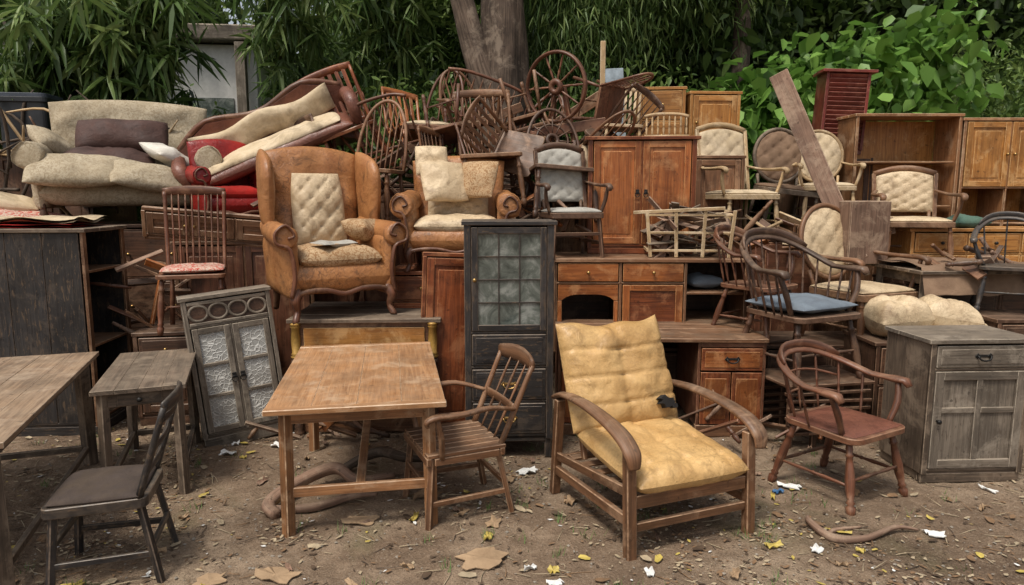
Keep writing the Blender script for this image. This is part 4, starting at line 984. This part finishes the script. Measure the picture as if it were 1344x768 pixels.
# ============================================================ VEGETATION
rng=np.random.default_rng(5)
def leafmesh(name,C,cr,per,L,W,mat,spread,droop,parent=None,up=0.0,Lv=.35):
    K=len(C);N=K*per
    c=np.repeat(C,per,0);cb=np.repeat(cr,per)
    p=c+rng.normal(0,1,(N,3))*spread*np.array([1,1,.8])
    d=rng.normal(0,1,(N,3));d[:,2]-=droop;d[:,2]+=up;d/=np.linalg.norm(d,axis=1)[:,None]
    s=np.cross(d,rng.normal(0,1,(N,3)));
    if droop>0: s[:,2]*=.3
    s/=np.linalg.norm(s,axis=1)[:,None]+1e-9;n=np.cross(d,s)
    l=(L*(1+rng.uniform(-Lv,Lv,N)))[:,None];w=W/L*l
    V=np.empty((N,6,3));V[:,0]=p;V[:,1]=p+d*l*.3+s*w*.5+n*w*.12;V[:,2]=p+d*l*.65+s*w*.38+n*w*.10-np.array([0,0,.1])*l
    V[:,3]=p+d*l-np.array([0,0,.25])*l*(droop>0);V[:,4]=p+d*l*.65-s*w*.38+n*w*.10-np.array([0,0,.1])*l;V[:,5]=p+d*l*.3-s*w*.5+n*w*.12
    V=V.reshape(-1,3);base=np.arange(N)*6
    F=np.empty((N,2,4),int);F[:,0]=base[:,None]+np.array([0,1,2,3]);F[:,1]=base[:,None]+np.array([0,3,4,5]);F=F.reshape(-1,4)
    me=bpy.data.meshes.new(name);me.vertices.add(len(V));me.vertices.foreach_set('co',V.ravel())
    me.loops.add(F.size);me.loops.foreach_set('vertex_index',F.ravel().astype(np.int32));me.polygons.add(len(F))
    me.polygons.foreach_set('loop_start',np.arange(0,F.size,4,dtype=np.int32));me.polygons.foreach_set('loop_total',np.full(len(F),4,dtype=np.int32))
    me.update(calc_edges=True)
    r=np.clip(cb*.6+rng.uniform(0,.45,N),0,1);a=me.attributes.new('rnd','FLOAT','FACE');a.data.foreach_set('value',np.repeat(r,2).astype(np.float32))
    me.materials.append(MATS[mat]);return me
def blobs(bl,K):
    out=[];wt=np.array([b[1]**2 for b in bl]);wt=wt/wt.sum()
    for _ in range(K):
        i=rng.choice(len(bl),p=wt);c,r=bl[i][0],bl[i][1];v=rng.normal(0,1,3);v/=np.linalg.norm(v);out.append(np.array(c)+v*r*rng.uniform(.55,1.08)*np.array([1,1,.9]))
    return np.array(out)
def ob(name,me,loc=(0,0,0),rz=0,sc=1,parent=None):
    o=bpy.data.objects.new(name,me);scene.collection.objects.link(o);o.location=loc;o.rotation_euler=(0,0,rz);o.scale=(sc,sc,sc)
    if parent:o.parent=parent
    return o
def tree(name,loc,h,r0,crown,K,per,L,W,mat,spread=.3,droop=.3,fork=.5,lean=(0,0),nl=7,extra=()):
    b=B(name);x,y,_=loc;base=Vector((0,0,-.1));top=Vector((lean[0],lean[1],h*fork))
    b.part('trunk').tube([base,base.lerp(top,.15)+Vector((.02,0,0)),base.lerp(top,.35)+Vector((-.04,0,0)),base.lerp(top,.6)+Vector((.03,0,0)),base.lerp(top,.85),top],[r0*1.35,r0*1.05,r0*.92,r0*.98,r0*.86,r0*.8],'tree_bark',44,sub=14,ridge=.22)
    for (pts,rs) in extra: b.tube(pts,rs,'tree_bark',26,sub=10,ridge=.2)
    for i in range(nl):
        c=crown[i%len(crown)];e=Vector(c[0])+Vector((R.uniform(-1,1),R.uniform(-1,1),R.uniform(-.3,.8)))*c[1]*.6
        m=top.lerp(e,.45)+Vector((R.uniform(-.3,.3),R.uniform(-.3,.3),.3));b.tube([top-Vector((0,0,.35)),m,e],[r0*.6,r0*.35,r0*.08],'tree_bark',12,sub=5,ridge=.15)
    em=b.finish(loc);C=blobs(crown,K);me=leafmesh('crown',C,rng.uniform(0,1,K),per,L,W,mat,spread,droop);ob('crown',me,parent=em)
tree('broadleaf_tree',(-.26,8.7,0),8.5,.29,[((-1.6,1.2,6.6),1.4),((1.7,1.0,6.4),1.5),((0,1.5,7.4),1.8),((3.0,.8,5.4),.9),((-1.6,1.4,5.0),.6)],380,50,.13,.05,'foliage_mid',.35,.6,.60,(.20,0),8,
     extra=(([(0,0,3.0),(-.16,-.05,3.5),(-.38,.0,4.3),(-.7,.1,5.4)],[.20,.17,.14,.09]),))
tree('slender_tree',(3.12,9.75,0),9,.11,[((0,0,7.5),1.8),((1,0,6.0),1.0),((-1.5,0,6.4),1.0)],160,50,.16,.07,'foliage_mid',.35,.4,.68)
tree('willow_tree',(1.6,10.2,0),7,.14,[((-1.0,-.4,4.9),.8),((0,-.6,5.0),1.0),((1.1,0,4.7),.8),((-.4,-.6,4.1),.7),((-.9,-.7,3.9),.5)],340,60,.16,.018,'foliage_bamboo',.30,1.7,.6)
def bushmesh(i,mat,L,W,K=240,per=60,droop=.3,rr=1.5):
    bl=[((rng.uniform(-1,1),rng.uniform(-.6,.6),rng.uniform(.5,2.6)),rng.uniform(.6,1.0)*rr*.7) for _ in range(7)]
    return leafmesh('bush_leaves_%d'%i,blobs(bl,K),rng.uniform(0,1,K),per,L,W,mat,.24,droop)
BM=[bushmesh(0,'foliage_dark',.13,.065),bushmesh(1,'foliage_mid',.10,.045),bushmesh(2,'foliage_dark',.17,.085),bushmesh(3,'foliage_mid',.14,.03,droop=.9),bushmesh(4,'foliage_mid',.075,.038,300,80)]
for row,(yy,zz,scs) in enumerate(((10.2,-.3,.85),(12.0,.4,1.15),(14.5,1.2,1.7),(15.0,4.2,1.7))):
    n=int(20-row*2);xw=8.5+row*2.6
    for i in range(n):
        x=lerp(-xw,xw,(i+.5)/n)+R.uniform(-.4,.4);y=yy+R.uniform(-.5,.5)
        if -.56<x/y<-.20 and row>0: continue
        if row==3 and R.random()<.3: continue
        m=BM[R.choice([0,1,2,4,4,1,3])] if row<2 else BM[R.choice([0,2,1,4])]
        ob('bush',m,(x,y,zz+R.uniform(-.5,.5)),R.random()*6.28,scs*R.uniform(.7,1.2))
for x,y,z,s_ in((-2.2,12.6,.6,1.0),(-2.7,14.5,2.0,1.1),(-7.6,13.5,2.6,1.3),(-5.4,11.4,-.2,.9)): ob('bush',BM[1],(x,y,z),R.random()*6,s_)
def foliage_backdrop():  # added dark mass behind the leaves, blocks the sky so gaps stay dark
    xs=np.linspace(-40,40,100);ys=np.linspace(16,34,34);V=[]
    for y in ys:
        for x in xs:
            t=min(1,(y-16)/5);g=1-.85*math.exp(-((x/y+.37)/.09)**2)
            V.append((x,y,-.3+(9.5*(t*t*(3-2*t))*(1+.18*noise.noise(Vector((x*.2,0,2)))) )*g+1.0*noise.noise(Vector((x*.6,y*.6,0)))*t))
    F=[(j*100+i,j*100+i+1,(j+1)*100+i+1,(j+1)*100+i) for j in range(33) for i in range(99)]
    me=bpy.data.meshes.new('foliage_backdrop');me.from_pydata(V,[],F);t=NT('dark_gap_green');ov=t.n('ShaderNodeTexCoord').outputs['Object']
    t.l(t.ramp(t.noise(ov,3,8,.3,.75),[(.35,(.006,.012,.004)),(.7,(.045,.085,.024))]),t.b.inputs['Base Color']);t.b.inputs['Roughness'].default_value=1
    me.materials.append(t.m);ob('sky_blocking_core',me)
    K=1500;C=np.stack([rng.uniform(-20,20,K),rng.uniform(15.5,17.5,K),rng.uniform(0,10.5,K)],1);C[:,1]+=C[:,2]*.3
    q=C[:,0]/C[:,1];keep=~((q>-.45)&(q<-.30)&(C[:,2]>2.8)&(rng.uniform(0,1,K)<.86));C=C[keep]
    ob('forest_background',leafmesh('forest',C,rng.uniform(0,1,len(C)),34,.26,.12,'foliage_mid',.5,.2))
foliage_backdrop()
def bamboo(name,x0,x1,y0,y1,nst,zt,per=13,L=.30,W=.036):
    b=B(name);C=[]
    for i in range(nst):
        x=R.uniform(x0,x1);y=R.uniform(y0,y1);h=R.uniform(*zt);dx=R.uniform(-.9,.9);dy=R.uniform(-1.2,.3)
        pts=[Vector((x,y,0)),Vector((x+dx*.1,y,h*.5)),Vector((x+dx*.45,y+dy*.4,h*.85)),Vector((x+dx,y+dy,h*.92))]
        b.part('canes').tube(pts,[.022,.018,.010,.004],'grass_blade',6,sub=5)
        P,_=catmull(pts,8)
        for p in P[9:]:
            for q in range(2): C.append((p.x+R.gauss(0,.22),p.y+R.gauss(0,.22),p.z+R.gauss(0,.2)))
    em=b.finish();C=np.array(C);ob('leaves',leafmesh('leaves',C,rng.uniform(0,1,len(C)),per,L,W,'foliage_bamboo',.04,.9,Lv=.4),parent=em)
bamboo('bamboo_clump',-6.2,-4.5,8.0,8.8,17,(3.0,5.0),14,.34,.045)
bamboo('bamboo_clump',-3.0,-2.6,9.0,9.6,4,(4.2,5.0))
bamboo('bamboo_clump',-1.9,-1.1,9.3,9.9,5,(4.8,5.8))
def shrub(name,bl,K,per,L,W,mat,droop=.7,stems=10,base=None):
    b=B(name)
    for i in range(stems):
        c,r=bl[i%len(bl)];e=Vector(c)+Vector((R.uniform(-1,1),R.uniform(-1,.3),R.uniform(0,.9)))*r*.8;s_=Vector((c[0]+R.uniform(-.3,.3),c[1]+.2,0));b.part('stems').tube([s_,s_.lerp(e,.5)+Vector((.1,0,.2)),e],[.03,.02,.006],'grass_blade',6,sub=4)
    em=b.finish();C=blobs(bl,K);ob('leaves',leafmesh('leaves',C,rng.uniform(0,1,K),per,L,W,mat,.2,droop),parent=em)
shrub('broadleaf_shrub',[((3.3,8.9,2.7),.7),((4.1,8.8,3.0),.75),((4.8,9.0,2.7),.8),((5.1,8.8,3.5),.5),((2.7,9.1,2.5),.6)],290,12,.19,.15,'foliage_bright')
shrub('leafy_shrub',[((6.1,8.6,2.0),.5),((6.9,8.6,2.1),.55),((5.6,8.7,1.9),.5)],140,22,.15,.07,'foliage_bright')
shrub('leafy_shrub',[((2.0,8.8,2.6),.6),((1.2,9.1,2.8),.6)],130,26,.10,.045,'foliage_mid')
shrub('leafy_shrub',[((-2.1,8.6,2.4),.6),((-1.3,9.0,2.7),.6),((-2.9,8.8,2.1),.6)],170,26,.09,.045,'foliage_mid')
b=B('plaster_house')
b.part('walls').box((0,0,2.2),(4.2,3,4.4),'plaster',None,.01);b.part('roof').box((0,0,4.55),(4.8,3.6,.25),'grey_wood',None,.02)
b.part('windows')
for x in(-1.3,0,1.3): b.box((x,-1.505,3.0),(.8,.05,1.0),'old_glass');b.box((x,-1.52,2.46),(.95,.12,.07),'plaster')
b.part('posts').box((1.9,-1.7,2.2),(.16,.16,4.4),'grey_wood');b.finish((-6.7,13.6,0),6)

# ============================================================ CAMERA, LIGHT
cam=bpy.data.cameras.new('camera');co=bpy.data.objects.new('camera',cam);scene.collection.objects.link(co)
co.location=(0,0,1.8);co.rotation_euler=(rad(82),0,0);cam.lens=24;cam.sensor_width=36;cam.clip_end=2000;scene.camera=co
w=bpy.data.worlds.new('World');scene.world=w;w.use_nodes=True;nt=w.node_tree;bg=nt.nodes['Background']
sky=nt.nodes.new('ShaderNodeTexSky');sky.sky_type='NISHITA';sky.sun_disc=False;sky.sun_elevation=rad(62);sky.sun_rotation=rad(215);sky.dust_density=4;sky.air_density=1.1;sky.ozone_density=.8
hs=nt.nodes.new('ShaderNodeHueSaturation');hs.inputs['Saturation'].default_value=.4;nt.links.new(sky.outputs[0],hs.inputs['Color']);nt.links.new(hs.outputs[0],bg.inputs['Color']);bg.inputs['Strength'].default_value=.15
sl=bpy.data.lights.new('sun','SUN');sl.energy=2.9;sl.angle=rad(14);sl.color=(1,.94,.85);so=bpy.data.objects.new('sun',sl);scene.collection.objects.link(so)
az=rad(215);el=rad(62);dv=Vector((math.sin(az)*math.cos(el),math.cos(az)*math.cos(el),math.sin(el)));so.rotation_euler=dv.to_track_quat('Z','Y').to_euler()
scene.view_settings.view_transform='Standard';scene.view_settings.look='None';scene.view_settings.exposure=0
